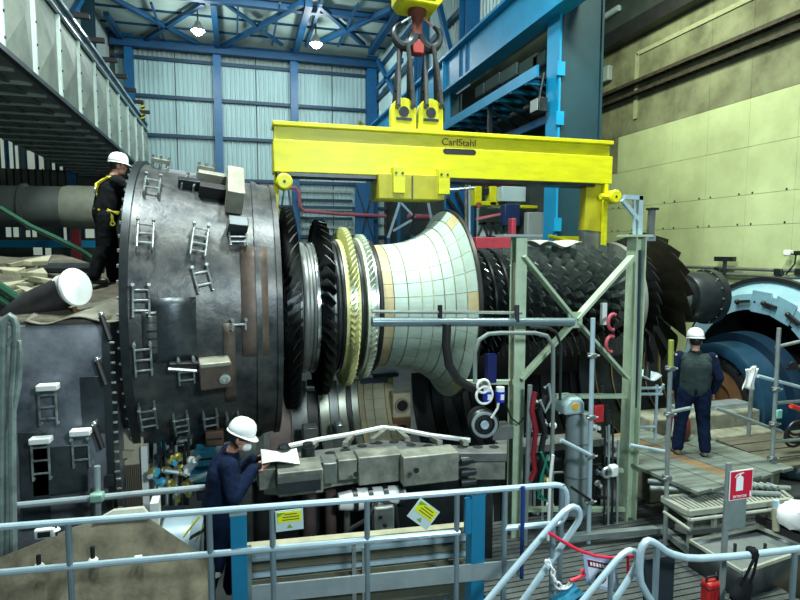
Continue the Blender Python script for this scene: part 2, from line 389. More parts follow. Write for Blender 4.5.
# maintenance walkway under the girder
wa = PX(446, 124, 6.1); wb_ = PX(547, 66, 6.1); wz = (wa.z + wb_.z) / 2
wk = thing('walkway', (6.5, 14, wz), 'blue maintenance walkway on brackets below the runway girder', 'walkway')
MB().bb((6.1, 11.0, wz - .12), (6.15, 16.9, wz + .12)).build('edge_channel', m_cyan, wk)
MB().bb((6.15, 11.35, wz - .04), (7.2, 16.9, wz)).build('deck', m_dsteel, wk)
for k in range(8):
    y = 11.5 + k * .74
    MB().bar((6.12, y, wz - .1), (7.2, y, wz - .1), .1, .1).build('bracket', m_cyan, wk)
    MB().bar((6.2, y, wz - .12), (7.2, y, wz - .62), .06, .06).build('strut', m_teal, wk)
MB().bb((6.95, 11.35, wz - .8), (7.05, 16.9, wz - .62)).build('beam', m_blue, wk)
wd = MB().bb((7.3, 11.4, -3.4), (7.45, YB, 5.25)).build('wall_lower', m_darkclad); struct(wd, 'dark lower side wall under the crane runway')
for k, (p0, p1, y0, y1) in enumerate(((486, 500, 84, 92), (501, 517, 74, 84), (520, 538, 58, 76), (534, 546, 54, 70), (476, 484, 92, 98))):
    a = PX(p0, y1, 7.25); b = PX(p1, y0, 7.25); 
    MB().bb((7.22, a.y, a.z), (7.29, b.y, max(b.z, a.z + .3))).build('panel', m_panel, wd)
# floodlight box below the walkway
p = PX(539, 106, 6.3)
fl = thing('floodlight', p + V((0, 0, -.25)), 'grey floodlight box hung below the walkway beside the big column', 'lamp')
MB().box(p, (.22, .36, .3)).build('housing', m_dsteel, fl, bevel=.02); MB().box(p + V((-.12, 0, 0)), (.02, .30, .24)).build('lens', m_panel2, fl); MB().tube(p + V((0, 0, .15)), p + V((0.1, 0, .7)), .03).build('arm', m_dsteel, fl)

# ---- right-hand wall
XW = 12.5
wr = MB().bb((XW + .06, 7.0, -4), (XW + .3, 30, 12)).build('wall_right', m_walldark); struct(wr, 'tall pale green panelled wall on the right')
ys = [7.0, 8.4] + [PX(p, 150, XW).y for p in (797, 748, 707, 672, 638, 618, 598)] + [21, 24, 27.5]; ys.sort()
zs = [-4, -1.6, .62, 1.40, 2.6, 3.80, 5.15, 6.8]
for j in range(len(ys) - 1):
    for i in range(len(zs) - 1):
        overhead = zs[i] >= 3.7 or (ys[j] > PX(619, 150, XW).y and zs[i] > 2.5)  # darker panel tone high on the wall and further down at its far end
        MB().bb((XW, ys[j] + .004, zs[i] + .004), (XW + .07, ys[j + 1] - .004, zs[i + 1] - .004)).build('panel', m_walldark if overhead else m_wall, wr, bevel=.003)
        if zs[i] in (.62, 1.40) :
            for fy in (.15, .85):
                yy = ys[j] + (ys[j + 1] - ys[j]) * fy
                MB().lathe((XW - .012, yy, zs[i] + .04), (1, 0, 0), [(0, 0), (0, .025), (.02, .025)], 8).build('rivet', m_black, wr)
# raised pale border of an old opening in the upper wall
a = PX(638, 54, XW); b = PX(722, 12, XW); c_ = PX(636, 100, XW)
MB().bar((XW - .02, a.y, a.z), (XW - .02, b.y - 3, a.z), .06, .12).build('border', mat('pale_border', (.27, .30, .18), .75), wr); MB().bar((XW - .02, a.y, a.z), (XW - .02, a.y, c_.z - .6), .14, .06, (1, 0, 0)).build('border', MAT['pale_border'], wr)
# crane rail on the right wall
cr = MB().bb((XW - .45, 9, 6.75), (XW - .02, 27, 7.2)).build('rail_beam', m_black); tag(cr, 'black crane rail beam high on the right wall', 'beam')
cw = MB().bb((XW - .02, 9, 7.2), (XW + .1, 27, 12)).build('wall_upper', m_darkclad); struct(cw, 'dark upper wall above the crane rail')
p = PX(606, 16, XW - .1); tag(MB().tube(p + V((0, -.7, 0)), p + V((0, .7, 0)), .10, 10).build('tube_lamp', m_panel), 'pale tube lamp in the dark above the right crane rail', 'lamp')
p = PX(605, 75, XW - .11)
tag(MB().box(p, (.2, .6, .5)).build('junction_box', m_panel2, bevel=.03), 'grey box on the wall beyond the big column', 'box')
# cable trays
for i, (dz, lab) in enumerate(((.2, 'upper rusty cable tray along the right wall'), (-.14, 'lower rusty cable tray along the right wall'))):
    z = 5.13 + dz; t = thing('cable_tray', (XW - .2, 14, z), lab, 'cable tray', 'cable trays on the right wall')
    mr = mat('rusty_tray', (.035, .03, .018), .7, .2, .4, 6)
    for x in (XW - .24, XW - .04): MB().bb((x - .02, 8.5, z - .05), (x + .02, 20.5, z + .05)).build('side_rail', mr, t)
    mb = MB().bb((XW - .25, 0, -.02), (XW - .03, .05, .02)); rung = mb.build('rung', mr, base=(XW - .2, 0, 0), mesh_only=True)
    for k in range(44): placed('rung', rung, t, (XW - .2, 8.7 + k * .27, z - .02))
    for k in range(3): MB().tube((XW - .2 + k * .06, 8.5, z + .03), (XW - .2 + k * .06, 20.5, z + .03), .03, 6).build('cable', m_rubber, t)
# conduits low on the right wall
for i, (py, lab) in enumerate(((269, 'upper grey conduit low on the right wall'), (275, 'lower grey conduit low on the right wall'))):
    z = PX(745, py, XW - .15).z
    tag(MB().tube((XW - .15, 8, z), (XW - .15, 15.8, z), .045, 8).build('conduit', m_steel), lab, 'conduit', 'conduits on the right wall')
for i, (px, py) in enumerate(((718, 270), (779, 272), (800, 272))):
    p = PX(px, py, XW - .18)
    tag(MB().box(p, (.1, .22, .16)).build('conduit_box', m_dsteel, bevel=.02), ['small dark box on the conduits beside the tee bracket', 'small dark box on the conduits under the wall camera', 'small dark box on the conduits at the right frame edge'][i], 'junction box')
p = PX(725, 259, XW - .2)
t = thing('tee_bracket', p, 'dark tee shaped bracket standing on the wall conduits', 'bracket')
MB().box(p, (.12, .6, .12)).build('head', m_dsteel, t); MB().tube(p, p + V((0, 0, -.4)), .05).build('stem', m_dsteel, t)
p = PX(788, 253, XW - .2)
t = thing('wall_camera', p + V((0, 0, -.5)), 'small white camera on a curved arm above the conduits', 'camera')
MB().box(p, (.14, .16, .14)).build('head', m_white, t, bevel=.03); MB().path([p, p + V((0, -.2, -.05)), p + V((0, -.18, -.25)), p + V((0, .02, -.5))], .02, 6).build('arm', m_dsteel, t)
MB().box(p + V((0, -.28, .0)), (.12, .18, .1)).build('lens_hood', m_dsteel, t)

# ---- floor of the machine hall
fl_ = MB().bb((-16, 2.6, -4.3), (XW, 28, -4.1)).build('floor', m_floor); struct(fl_, 'dark lower floor of the machine pit')

# ---- box duct high on the left
XD = -3.6; dz0 = 3.23; dz1 = 5.0; sp = 1.62; y0 = 10.95
du = thing('air_duct', (XD - 2, 17, dz0), 'long galvanised box duct with cross creased panels hung on the left', 'duct')
ny = 10
for k in range(-2, ny):
    ya = y0 + k * sp + .05; yb = ya + sp - .1; zc = (dz0 + dz1) / 2; ym = (ya + yb) / 2
    MB().add([(XD, ya, dz0), (XD, yb, dz0), (XD, yb, dz1), (XD, ya, dz1), (XD + .13, ym, zc), (XD - .05, ya, dz0), (XD - .05, yb, dz0), (XD - .05, yb, dz1), (XD - .05, ya, dz1)],
             [(0, 1, 4), (1, 2, 4), (2, 3, 4), (3, 0, 4), (5, 6, 7, 8), (0, 1, 6, 5), (1, 2, 7, 6), (2, 3, 8, 7), (3, 0, 5, 8)]).build('side_panel', m_duct, du, smooth=False)
    st = MB().bb((XD - .02, ya - .10, dz0 - .03), (XD + .07, ya - .02, dz1 + .02)).build('stiffener', m_stiff, du, bevel=.01)
    for q in range(4):
        MB().lathe((XD + .07, ya - .06, dz0 + .2 + q * .42), (1, 0, 0), [(0, .025), (.02, .025), (.02, 0)], 6).build('bolt', m_dsteel, st)
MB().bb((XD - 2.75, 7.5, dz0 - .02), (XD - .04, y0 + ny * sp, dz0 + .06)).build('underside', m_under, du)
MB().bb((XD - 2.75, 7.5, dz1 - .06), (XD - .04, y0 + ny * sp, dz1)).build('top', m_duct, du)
MB().bb((XD - .02, 7.5, dz0 - .06), (XD + .1, y0 + ny * sp, dz0 + .03)).build('bottom_edge', m_dsteel, du)
for k in range(22):
    y = 8.2 + k * .9
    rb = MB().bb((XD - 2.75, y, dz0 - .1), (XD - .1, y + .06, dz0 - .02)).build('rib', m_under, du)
MB().bb((XD - 2.80, 7.5, dz0 - .02), (XD - 2.75, y0 + ny * sp, dz1)).build('far_side', m_duct, du)
for k in range(4):
    x = XD - .5 - k * .6
    MB().bb((x, 7.5, dz0 - .07), (x + .05, y0 + ny * sp, dz0 - .02)).build('seam', m_steel, du)
ra = thing('duct_rail', (XD - .1, 17, dz1), 'blue steel channel running along the top edge of the duct', 'rail')
MB().bb((XD - .35, 9, dz1 + .03), (XD + .02, 27, dz1 + .40)).build('channel', m_teal, ra); MB().bb((XD + .02, 9, dz1 + .33), (XD + .08, 27, dz1 + .40)).build('lip', m_rail, ra); MB().bb((XD + .02, 9, dz1 + .03), (XD + .10, 27, dz1 + .07)).build('lip', m_rail, ra)
for k in range(9):
    y = y0 + (k + .72) * sp
    MB().bb((XD - .3, y, dz1 + .40), (XD + .40, y + .1, dz1 + .54)).build('stub_arm', m_black, ra, bevel=.02)
# striped warning post at the duct end and the one on the end wall
m_haz = mat('hazard', (0.6, 0.5, 0.02), .5)
for i, (px, py, Y) in enumerate(((143, 110, 20), (360, 124, 25))):
    p = PX(143, 112, XD + .13) if i == 0 else PY(px, py, YB - .06); t = thing('warning_marker', p + V((0, 0, -.35)), ['black and yellow striped marker at the far end of the duct', 'small black and yellow striped marker on the end wall'][i], 'marker')
    hh = (.30, .15)[i]
    MB().box(p, (.12, .12, hh * 2)).build('post', m_black, t)
    for k in range(4): MB().bar(p + V((-.1, -.075, -hh + hh * .5 * k + .02)), p + V((.1, -.075, -hh + hh * .5 * k + hh * .35)), .02, hh * .2, (0, 0, 1)).build('stripe', m_haz, t)

# big dark pipe under the duct
pa = PY(-30, 206, 15); pb = PY(94, 207, 15)
t = thing('exhaust_pipe', (pb + pa) / 2 + V((0, 0, -.5)), 'thick dark horizontal pipe below the duct on the left', 'pipe')
m_dp = mat('dark_grey_pipe', (.07, .085, .08), .45, .2, .15, 2)
MB().tube(pa, PY(66, 207, 15), .47, 28).build('pipe', m_dp, t)
MB().lathe(PY(58, 207, 15), (1, 0, 0), [(0, 0), (0, .44), (.25, .50), (1.1, .50), (1.1, 0)], 28).build('sleeve', mat('olive_sleeve', (.17, .19, .15), .5, .1), t)
MB().lathe(PY(24, 207, 15), (1, 0, 0), [(0, .47), (0, .53), (.08, .53), (.08, .47)], 28).build('collar', m_dp, t)

# ================================================================== ROTOR
YR, ZR = 8.5, -0.85
AX = (1, 0, 0)
def ax(x): return V((x, YR, ZR))
rot = thing('turbine_rotor', (3.5, YR, ZR - 1.5), 'gas turbine rotor with bladed discs and tiled liner hanging from yellow beam', 'turbine rotor')
m_bblade = mat('black_blade', (.014, .017, .018), .33, .6, .3, 8)
m_cblade = mat('cream_blade', (.62, .64, .30), .42, .1, .1, 8)
m_pblade = mat('pale_blade', (.55, .62, .50), .40, .2, .1, 8)
m_cmpblade = mat('compressor_blade', (.40, .47, .45), .27, .85, .25, 8)
m_cmpring = mat('compressor_ring', (.018, .022, .024), .3, .8, .25, 5)
def ring(name, prof, m, parent=rot, n=72):
    return MB().lathe((0, YR, ZR), AX, prof, n).build(name, m, parent)
# shaft and drum sections
ring('shaft', [(.3, 0), (.3, .5), (.62, .55), (.62, .90), (1.02, .92), (1.3, .92), (1.45, .9), (1.75, .9), (2.0, .88), (2.05, .8), (3.3, .6), (6.9, .5), (7.3, .42), (7.9, .30), (7.9, 0)], m_steel)
# glossy rings between turbine discs
for x0, x1, r in ((.84, .93, .955), (.97, 1.02, .94), (1.29, 1.34, .98), (1.36, 1.41, .97), (1.60, 1.66, .97), (1.86, 1.92, 1.0)):
    ring('seal_ring', [(x0, .85), (x0, r), (x0 + .02, r + .012), (x1 - .02, r + .012), (x1, r), (x1, .85)], m_black if x0 > 1.8 else (m_steel if x0 < 1.2 else m_dsteel))
def blade_mesh(name, r0, r1, chord, st0, st1, thick, m, lean=0.0):
    """aerofoil blade about the rotor axis at angle 0 (pointing up); local origin on the axis"""
    mb = MB(); N = 5; rows = []
    sec = [(-.5, 0), (-.25, .5), (.1, .55), (.5, .05), (.1, .12), (-.25, -.02)]
    for k in range(N):
        t = k / (N - 1); r = r0 + (r1 - r0) * t; a = st0 + (st1 - st0) * t; c = chord * (1 - .12 * t)
        rows.append([V((c * u * math.cos(a) - thick * v_ * math.sin(a), c * u * math.sin(a) + thick * v_ * math.cos(a) + lean * t * t, r)) for u, v_ in sec])
    vs = [p for row in rows for p in row]; n = len(sec); fs = []
    for k in range(N - 1):
        for j in range(n): fs.append((k * n + j, k * n + (j + 1) % n, (k + 1) * n + (j + 1) % n, (k + 1) * n + j))
    fs += [list(range(n)), list(range((N - 1) * n, N * n))]
    mb.add(vs, fs)
    return mb.build(name, m, base=(0, 0, 0), mesh_only=True)
def stage(x, r0, r1, n, chord, st0, st1, thick, m, md, hubw, lean=0.0, shroud=0, off=0.0):
    d = MB().lathe((0, YR, ZR), AX, [(x - hubw / 2, .3), (x - hubw / 2, r0 - .03), (x - hubw / 2 + .02, r0 + .01), (x + hubw / 2 - .02, r0 + .01), (x + hubw / 2, r0 - .03), (x + hubw / 2, .3)], 72).build('disc', md, rot)
    me = blade_mesh('blade', r0 - .02, r1, chord, st0, st1, thick, m, lean)
    for k in range(n):
        placed('blade', me, d, ax(x), Matrix.Rotation(2 * PI * k / n + off, 3, 'X'))
    if shroud:
        MB().lathe((0, YR, ZR), AX, [(x - shroud / 2, r1 - .02), (x - shroud / 2, r1 + .015), (x + shroud / 2, r1 + .015), (x + shroud / 2, r1 - .02)], 72).build('shroud', m, d)
    return d
# four turbine stages
stage(.70, .93, 1.47, 52, .28, R_(28), R_(58), .035, m_bblade, m_dsteel, .2, .05)
stage(1.16, .93, 1.30, 46, .25, R_(-28), R_(-55), .035, m_bblade, m_dsteel, .2, -.03)
stage(1.51, .97, 1.19, 78, .17, R_(30), R_(52), .03, m_cblade, m_bright, .17)
stage(1.77, .99, 1.09, 72, .13, R_(30), R_(45), .025, m_pblade, m_bright, .13)
# pale platforms at the blade roots
for x, r, wd, m in ((1.43, 1.01, .03, m_cblade), (1.58, 1.0, .02, m_cblade), (1.71, 1.03, .02, m_pblade), (1.83, 1.02, .015, m_bright), (1.04, .965, .02, m_bright)):
    ring('platform_ring', [(x - wd, .9), (x - wd, r), (x + wd, r), (x + wd, .9)], m)
# tiled, flared inner liner
prof = [(1.93, .925), (2.08, .93), (2.28, .945), (2.47, .98), (2.62, 1.03), (2.76, 1.10), (2.89, 1.19), (3.01, 1.31), (3.11, 1.46)]
m_tile = mat('ceramic_tile', (.42, .56, .49), .5, 0, .05, 3, dark=(.36, .47, .40))
m_tileo = mat('cream_tile', (.50, .46, .28), .55, 0, .08, 5, dark=(.42, .35, .18))
m_grout = mat('tile_joint', (.33, .34, .24), .8, 0, .3, 8)
li = ring('tiled_liner', [(x, r - .025) for x, r in prof] + [(3.14, 1.47), (3.14, 1.2), (1.93, .8), (1.93, .9)], m_grout, n=68)
NT = 30; rows = len(prof) - 1
for i in range(rows):
    (xa, ra), (xb, rb) = prof[i], prof[i + 1]
    da = 2 * PI / NT; g = .008
    def q(x, r, a): return V((x, -r * math.sin(a), r * math.cos(a)))
    n_ = V((-(rb - ra), 0, (xb - xa))).normalized()
    vs = []
    for dd in (0, -.03):
        for (x, r) in ((xa + .008, ra + (rb - ra) * .04), (xb - .008, rb - (rb - ra) * .04)):
            for k in range(4):
                a = -da / 2 + g / r * .5 + (da - g / r) * k / 3
                p = q(x, r, a); vs.append(p + V((n_.x, -n_.z * math.sin(a), n_.z * math.cos(a))) * dd)
    fs = []
    for k in range(3):
        fs += [(k, k + 1, 5 + k, 4 + k), (8 + k, 12 + k, 13 + k, 9 + k), (k, 8 + k, 9 + k, k + 1), (4 + k, 5 + k, 13 + k, 12 + k)]
    fs += [(0, 4, 12, 8), (3, 11, 15, 7)]
    me = MB().add(vs, fs).build('tile', m_tileo if i == 0 else m_tile, base=(0, 0, 0), mesh_only=True, smooth=False)
    me2 = me.copy(); me2.materials[0] = m_tileo
    stud = MB().lathe(q((xa + xb) / 2, (ra + rb) / 2, 0), (0, 0, 1), [(.004, 0), (.004, .016)], 8).build('tile_hole', m_black, base=(0, 0, 0), mesh_only=True)
    for k in range(NT):
        tob = placed('tile', me2 if (i == rows - 1 and k % 5 == 2) else me, li, ax(0), Matrix.Rotation(2 * PI * k / NT, 3, 'X'))
ring('liner_lip', [(3.11, 1.30), (3.12, 1.48), (3.17, 1.48), (3.22, 1.30), (3.28, 1.05), (3.28, .7), (3.1, .7)], m_rubber)
# compressor stages: small blades, one mesh per stage
def ring_blades(x, r0, r1, n, chord, st0, st1, thick, m, off):
    src = blade_mesh('tmp', r0 - .02, r1, chord, st0, st1, thick, m); mb = MB()
    base = [v.co.copy() for v in src.vertices]; fs = [tuple(p.vertices) for p in src.polygons]
    for k in range(n):
        M = Matrix.Rotation(2 * PI * k / n + off, 3, 'X'); mb.add([M @ p + ax(x) for p in base], fs)
    bpy.data.meshes.remove(src)
    return mb
NS = 13
for i in range(NS):
    t = i / (NS - 1); x = 3.37 + i * .212; r1 = .86 + .10 * t; r0 = .74 - .14 * t
    d = MB().lathe((0, YR, ZR), AX, [(x - .09, r0 - .1), (x - .09, r0), (x + .06, r0), (x + .06, r0 - .1)], 60).build('disc', m_cmpring, rot)
    ob = ring_blades(x - .01, r0, r1, 38 - i, .10 + .05 * t, R_(-48), R_(-52), .016, m_cmpblade, i * .04).build('blade_row', m_cmpblade, d)
    ob['kind'] = 'stuff'
    if i < 3: ring('spacer_ring', [(x + .06, r0 - .1), (x + .065, r1 - .01), (x + .095, r1 - .005), (x + .1, r0 - .1)], m_cmpring)
# large front stages
m_lugr = mat('grey_end_ring', (.22, .25, .22), .4, .5, .15, 4)
m_dkblade = mat('dark_blade', (.07, .08, .075), .32, .7, .25, 8)
m_fan = mat('olive_blade', (.035, .034, .022), .38, .4, .25, 6)
ring('end_ring', [(6.14, .7), (6.14, .97), (6.2, .99), (6.22, .7)], m_lugr)
stage(6.40, .60, 1.00, 34, .26, R_(-50), R_(-64), .03, m_dkblade, m_cmpring, .24)
stage(6.82, .52, 1.15, 20, .52, R_(-48), R_(-66), .035, m_fan, m_cmpring, .3)
ring('nose_cone', [(6.95, .5), (7.2, .46), (7.5, .36), (7.9, .34), (8.05, .34)], m_dsteel)
cp = ring('coupling_flange', [(7.75, .28), (7.75, .42), (7.85, .46), (8.2, .46), (8.2, .50), (8.34, .50), (8.34, .40), (8.42, .40), (8.42, 0)], m_dsteel)
for k in range(16):
    a = 2 * PI * k / 16
    MB().lathe((8.19, YR + .48 * math.cos(a), ZR + .48 * math.sin(a)), (-1, 0, 0), [(0, .016), (.02, .016), (.02, 0)], 6).build('bolt', m_bright, cp)

# ================================================================== CONICAL EXHAUST CASING
CX0, CX1, CR0, CR1 = -1.14, .50, 1.99, 1.74
def crad(x): return CR0 + (CR1 - CR0) * (x - CX0) / (CX1 - CX0)
def on_casing(px, py, lift=0.0):
    r = ray(px, py); t0 = 3.0
    for k in range(900):
        p = r * (t0 + k * .006)
        if math.hypot(p.y - YR, p.z - ZR) < crad(p.x) + lift: break
    n = V((0, p.y - YR, p.z - ZR)).normalized(); u = V((1, 0, 0)) ; u = (u + n * ((CR1 - CR0) / (CX1 - CX0)) * 1).normalized(); n = (n - u * n.dot(u)).normalized()
    w_ = u.cross(n)          # tangent, around the casing
    if w_.z > 0: w_ = -w_
    return p, u, w_, n
cas = thing('exhaust_casing', (-.3, YR, ZR - 2), 'large dark conical exhaust casing bristling with ladder shaped studs', 'turbine casing')
m_cas = mat('scaled_steel', (.085, .09, .086), .40, .55, .4, 3.2, bump=.4, dark=(.025, .034, .042))
m_patch = mat('rusty_patch', (.12, .095, .08), .55, .4, .35, 4, bump=.2)
m_patch2 = mat('bluish_patch', (.055, .070, .08), .4, .55, .4, 4, bump=.3)
MB().lathe((0, YR, ZR), AX, [(CX0, CR0), (-.6, crad(-.6)), (0, crad(0)), (CX1 - .06, crad(CX1 - .06)), (CX1 - .06, CR1 + .035), (CX1, CR1 + .035), (CX1, CR1 - .12), (CX0, CR0 - .15), (CX0, CR0)], 128).build('shell', m_cas, cas)
fg = MB().lathe((0, YR, ZR), AX, [(CX0 - .06, CR0 - .15), (CX0 - .06, CR0 + .045), (CX0 + .02, CR0 + .045), (CX0 + .02, CR0 - .02)], 128).build('flange', m_dsteel, cas)
bolt = MB().lathe((0, 0, 0), AX, [(-.055, 0), (-.055, .018), (.0, .018), (.0, .026), (.03, .026), (.03, 0)], 6).build('bolt', m_bright, base=(0, 0, 0), mesh_only=True)
for k in range(72):
    a = 2 * PI * k / 72
    placed('bolt', bolt, fg, ax(CX0 - .03) + V((0, math.cos(a), math.sin(a))) * (CR0 + .015))
def patch(px, py, du, dw, m, lift=.012):
    p, u, w_, n = on_casing(px, py)
    a0 = math.atan2(p.y - YR, p.z - ZR); mb = MB(); nu, nw = 2, 8
    def fn(i, j):
        x = p.x + (i - .5) * du; a = a0 + (j - .5) * dw / crad(x); r = crad(x) + lift
        return V((x, YR + r * math.sin(a), ZR + r * math.cos(a)))
    return mb.grid(fn, nu, nw).build('panel', m, cas, solid=.012)
for args in ((255, 300, .30, 1.3, m_patch), (172, 330, .5, .7, m_patch2), (230, 365, .13, 1.0, m_patch), (150, 335, .14, .5, m_cas)): patch(*args)
ring('rear_band', [(.20, crad(.20)), (.20, crad(.2) + .03), (.26, crad(.26) + .03), (.26, crad(.26))], m_cas, cas, 128)
# ladder-shaped studs
m_stud = mat('stud_steel', (.42, .5, .5), .35, .7, .3, 12, dark=(.16, .18, .18))
def ladder(px, py, wd, ln, rungs, parent, hit, m=None, tilt=0.0, h=.075):
    p, u, w_, n = hit
    if tilt: q = Matrix.Rotation(tilt, 3, n); u = q @ u; w_ = q @ w_
    mb = MB()
    for s in (-1, 1):
        a = p + u * s * wd / 2 - w_ * ln / 2 + n * h; b = p + u * s * wd / 2 + w_ * ln / 2 + n * h
        mb.tube(a, b, .012, 6)
        for e in (a, b): mb.tube(e, e - n * (h + .02), .013, 6)
    for k in range(rungs):
        c = p - w_ * ln / 2 + w_ * ln * ((k + .5) / rungs) + n * h
        mb.tube(c - u * wd / 2, c + u * wd / 2, .012, 6)
    o = mb.build('ladder_stud', m or m_stud, parent)
    for s in (-1, 1):
        MB().lathe(p + u * s * wd / 2 - w_ * ln / 2 + n * h, n, [(-.01, .019), (.04, .019), (.04, 0)], 8).build('nut', m_bright, o)
    return o
for (px, py, wd, ln, rg, tl) in ((152, 189, .17, .42, 2, 0), (145, 237, .17, .44, 3, 0), (199, 243, .17, .5, 4, -.1), (202, 280, .17, .36, 2, .25), (141, 301, .17, .42, 3, 0), (143, 358, .17, .45, 3, 0), (148, 414, .17, .45, 3, 0), (181, 421, .16, .42, 3, 0), (210, 417, .16, .36, 2, 0), (186, 369, .17, .38, 3, 0), (237, 240, .2, .26, 3, .1), (190, 186, .15, .36, 1, -.2), (238, 324, .16, .14, 1, 0), (232, 417, .14, .3, 1, 0)):
    ladder(px, py, wd * .92, ln * .78, rg, cas, on_casing(px, py), None, tl)
# top lifting lug: upright plate, arm and wedge
def cbox(px, py, du, dw, dn, m, name, off=0.0, bevel=.01, tilt=0, parent=None):
    p, u, w_, n = on_casing(px, py)
    M = frame(u, w_, n)
    if tilt: M = Matrix.Rotation(tilt, 3, n) @ M
    return MB().box(p + n * (dn / 2 + off), (du, dw, dn), M).build(name, m, parent or cas, bevel=bevel)
m_lug = mat('lug_steel', (.30, .31, .25), .5, .4, .2, 5)
lug = cbox(233, 200, .20, .62, .30, m_lug, 'lifting_lug')
cbox(212, 188, .36, .10, .20, m_lug, 'lug_arm', parent=lug); cbox(190, 188, .28, .09, .12, m_dsteel, 'lug_wedge', tilt=.08, parent=lug); cbox(213, 197, .34, .12, .16, m_black, 'lug_recess', parent=lug)
cbox(236, 232, .22, .14, .22, m_dsteel, 'lug_foot', parent=lug)
lug2 = cbox(214, 369, .34, .30, .20, m_patch, 'side_lug')
cbox(213, 358, .32, .05, .22, m_lug, 'lug_lip', parent=lug2)
p, u, w_, n = on_casing(222, 370); MB().lathe(p + n * .2, n, [(0, .06), (.03, .06), (.03, .03), (.01, .03), (.01, 0)], 16).build('pin', m_bright, lug2)
cbox(185, 364, .34, .10, .10, m_black, 'lug_wedge', tilt=-.06, parent=lug2)
MB().tube(on_casing(168, 369, .1)[0], on_casing(198, 371, .1)[0], .022, 8).build('cross_bar', m_bright, lug2)
# clamps on the crown
for px, py in ((160, 166), (205, 173)):
    p, u, w_, n = on_casing(px, py + 3)
    o = MB().box(p + n * .10, (.22, .08, .05), frame(u, w_, n)).build('crown_clamp', m_lug, cas)
    for s in (-1, 0, 1): MB().tube(p + u * s * .09, p + u * s * .09 + n * .17, .018, 6).build('stud', m_bright, o)
# ragged lower lip
for (px, py) in ((272, 416), (264, 419)):
    p = PY(px, py, 7.6); MB().bar(p, p + V((.12, 0, .06)), .05, .03).build('lip_plate', m_bright, cas)
# knob at lower right
p, u, w_, n = on_casing(270, 340)

# ================================================================== LIFTING BEAM, HOOK, SLINGS
bl = PY(272, 123, YR); br = PY(612, 145, YR); zt_ = 1.80; zb_ = 1.10; bx0, bx1 = bl.x, br.x - .12
lb = thing('lifting_beam', ((bx0 + bx1) / 2, YR, zb_), 'bright yellow lifting beam spanning over the turbine rotor', 'lifting beam')
MB().bb((bx0, YR - .22, zt_ - .06), (bx1, YR + .22, zt_)).build('top_flange', m_yel, lb, bevel=.008)
MB().bb((bx0 + .02, YR - .13, zt_ - .25), (bx1 - .02, YR + .13, zt_ - .06)).build('upper_web', m_yel, lb)
MB().bb((bx0, YR - .20, zb_), (bx1, YR + .20, zt_ - .25)).build('web', m_yel, lb, bevel=.01)
MB().bb((bx0 + .05, YR - .17, zb_ - .05), (bx1 - .3, YR + .17, zb_)).build('bottom_strip', m_dsteel, lb)
m_letter = mat('dark_red_lettering', (.10, .006, .012), .6, 0, .2, 4)
pm = PY(459, 145.5, YR - .14)
placed('lettering', text_mesh('CarlStahl', .155, m_letter, 'lettering'), lb, (pm.x, YR - .145, zt_ - .155), Matrix.Rotation(PI / 2, 3, 'X'))
# slot below the lettering
p0 = PY(443, 153, YR - .2); p1 = PY(476, 153, YR - .2)
sl = []
for k in range(16):
    a = 2 * PI * k / 16; cx = (p0.x + p1.x) / 2; hw = (p1.x - p0.x) / 2
    sl.append(V((cx + (hw - .05) * (1 if math.cos(a) > 0 else -1) + .05 * math.cos(a), YR - .203, zt_ - .30 + .045 * math.sin(a))))
MB().prism(sl, (0, .02, 0)).build('slot', m_black, lb)
# pair of rounded lugs
for px0, px1, ptop in ((391, 416, 97), (418, 443, 98)):
    a = PY(px0, ptop, YR - .05); b = PY(px1, ptop, YR - .05); cx = (a.x + b.x) / 2; r = (b.x - a.x) / 2; zc = a.z - r
    poly = [V((cx - r, YR - .07, zt_))] + [V((cx + r * math.cos(t_), YR - .07, zc + r * math.sin(t_))) for t_ in [PI - PI * k / 14 for k in range(15)]] + [V((cx + r, YR - .07, zt_))]
    lg = MB().prism(poly, (0, .14, 0)).build('lug', m_yel, lb, bevel=.008)
    MB().lathe((cx, YR - .055, zc - .01), (0, -1, 0), [(0.0, .078), (.03, .078), (.03, .0)], 20).build('eye', m_dsteel, lg)
    MB().bb((cx - .12, YR - .09, zc - .14), (cx + .12, YR - .07, zc - .10)).build('keeper_plate', m_dsteel, lg)
# saddle under the middle
a = PY(379, 174, YR - .3); b = PY(450, 200, YR - .3)
sd = MB().bb((a.x, YR - .28, b.z), (b.x - .08, YR + .28, zb_ + .02)).build('saddle', mat('olive_yellow', (.36, .35, .01), .5, 0, .12, 4), lb, bevel=.01)
for px in (399, 444):
    c = PY(px, 180, YR - .3)
    MB().bb((c.x - .09, YR - .32, zb_ - .26), (c.x + .09, YR - .20, zb_ + .12)).build('clamp_plate', m_yel, sd, bevel=.006)
    for s in (-1, 1): MB().lathe((c.x + s * .05, YR - .32, zb_ + .03), (0, -1, 0), [(0, .018), (.012, .018), (.012, 0)], 8).build('bolt', m_dsteel, sd)
MB().bb(((a.x + b.x) / 2 - .05, YR - .29, b.z), ((a.x + b.x) / 2 - .03, YR - .28, zb_)).build('seam', m_dsteel, sd)
# rollers at the ends
for px, py, nm in ((284, 182, 'end_roller'), (613, 197, 'end_roller')):
    c = PY(px, py, YR - .25)
    o = MB().lathe((c.x, YR - .34, c.z), (0, 1, 0), [(0, 0), (0, .09), (.02, .115), (.16, .115), (.18, .09), (.18, 0)], 20).build(nm, m_yel, lb)
    MB().lathe((c.x, YR - .345, c.z), (0, 1, 0), [(0, 0), (0, .02), (.01, .02)], 10).build('pin', m_black, o)
    MB().tube((c.x, YR - .2, c.z), (c.x, YR - .1, zb_ + .05 if px < 400 else c.z), .05, 8).build('axle', m_yel, o)
c = PY(613, 197, YR - .25); MB().tube((bx1 - .25, YR - .25, c.z), (c.x, YR - .25, c.z), .05, 8).build('axle', m_yel, lb)
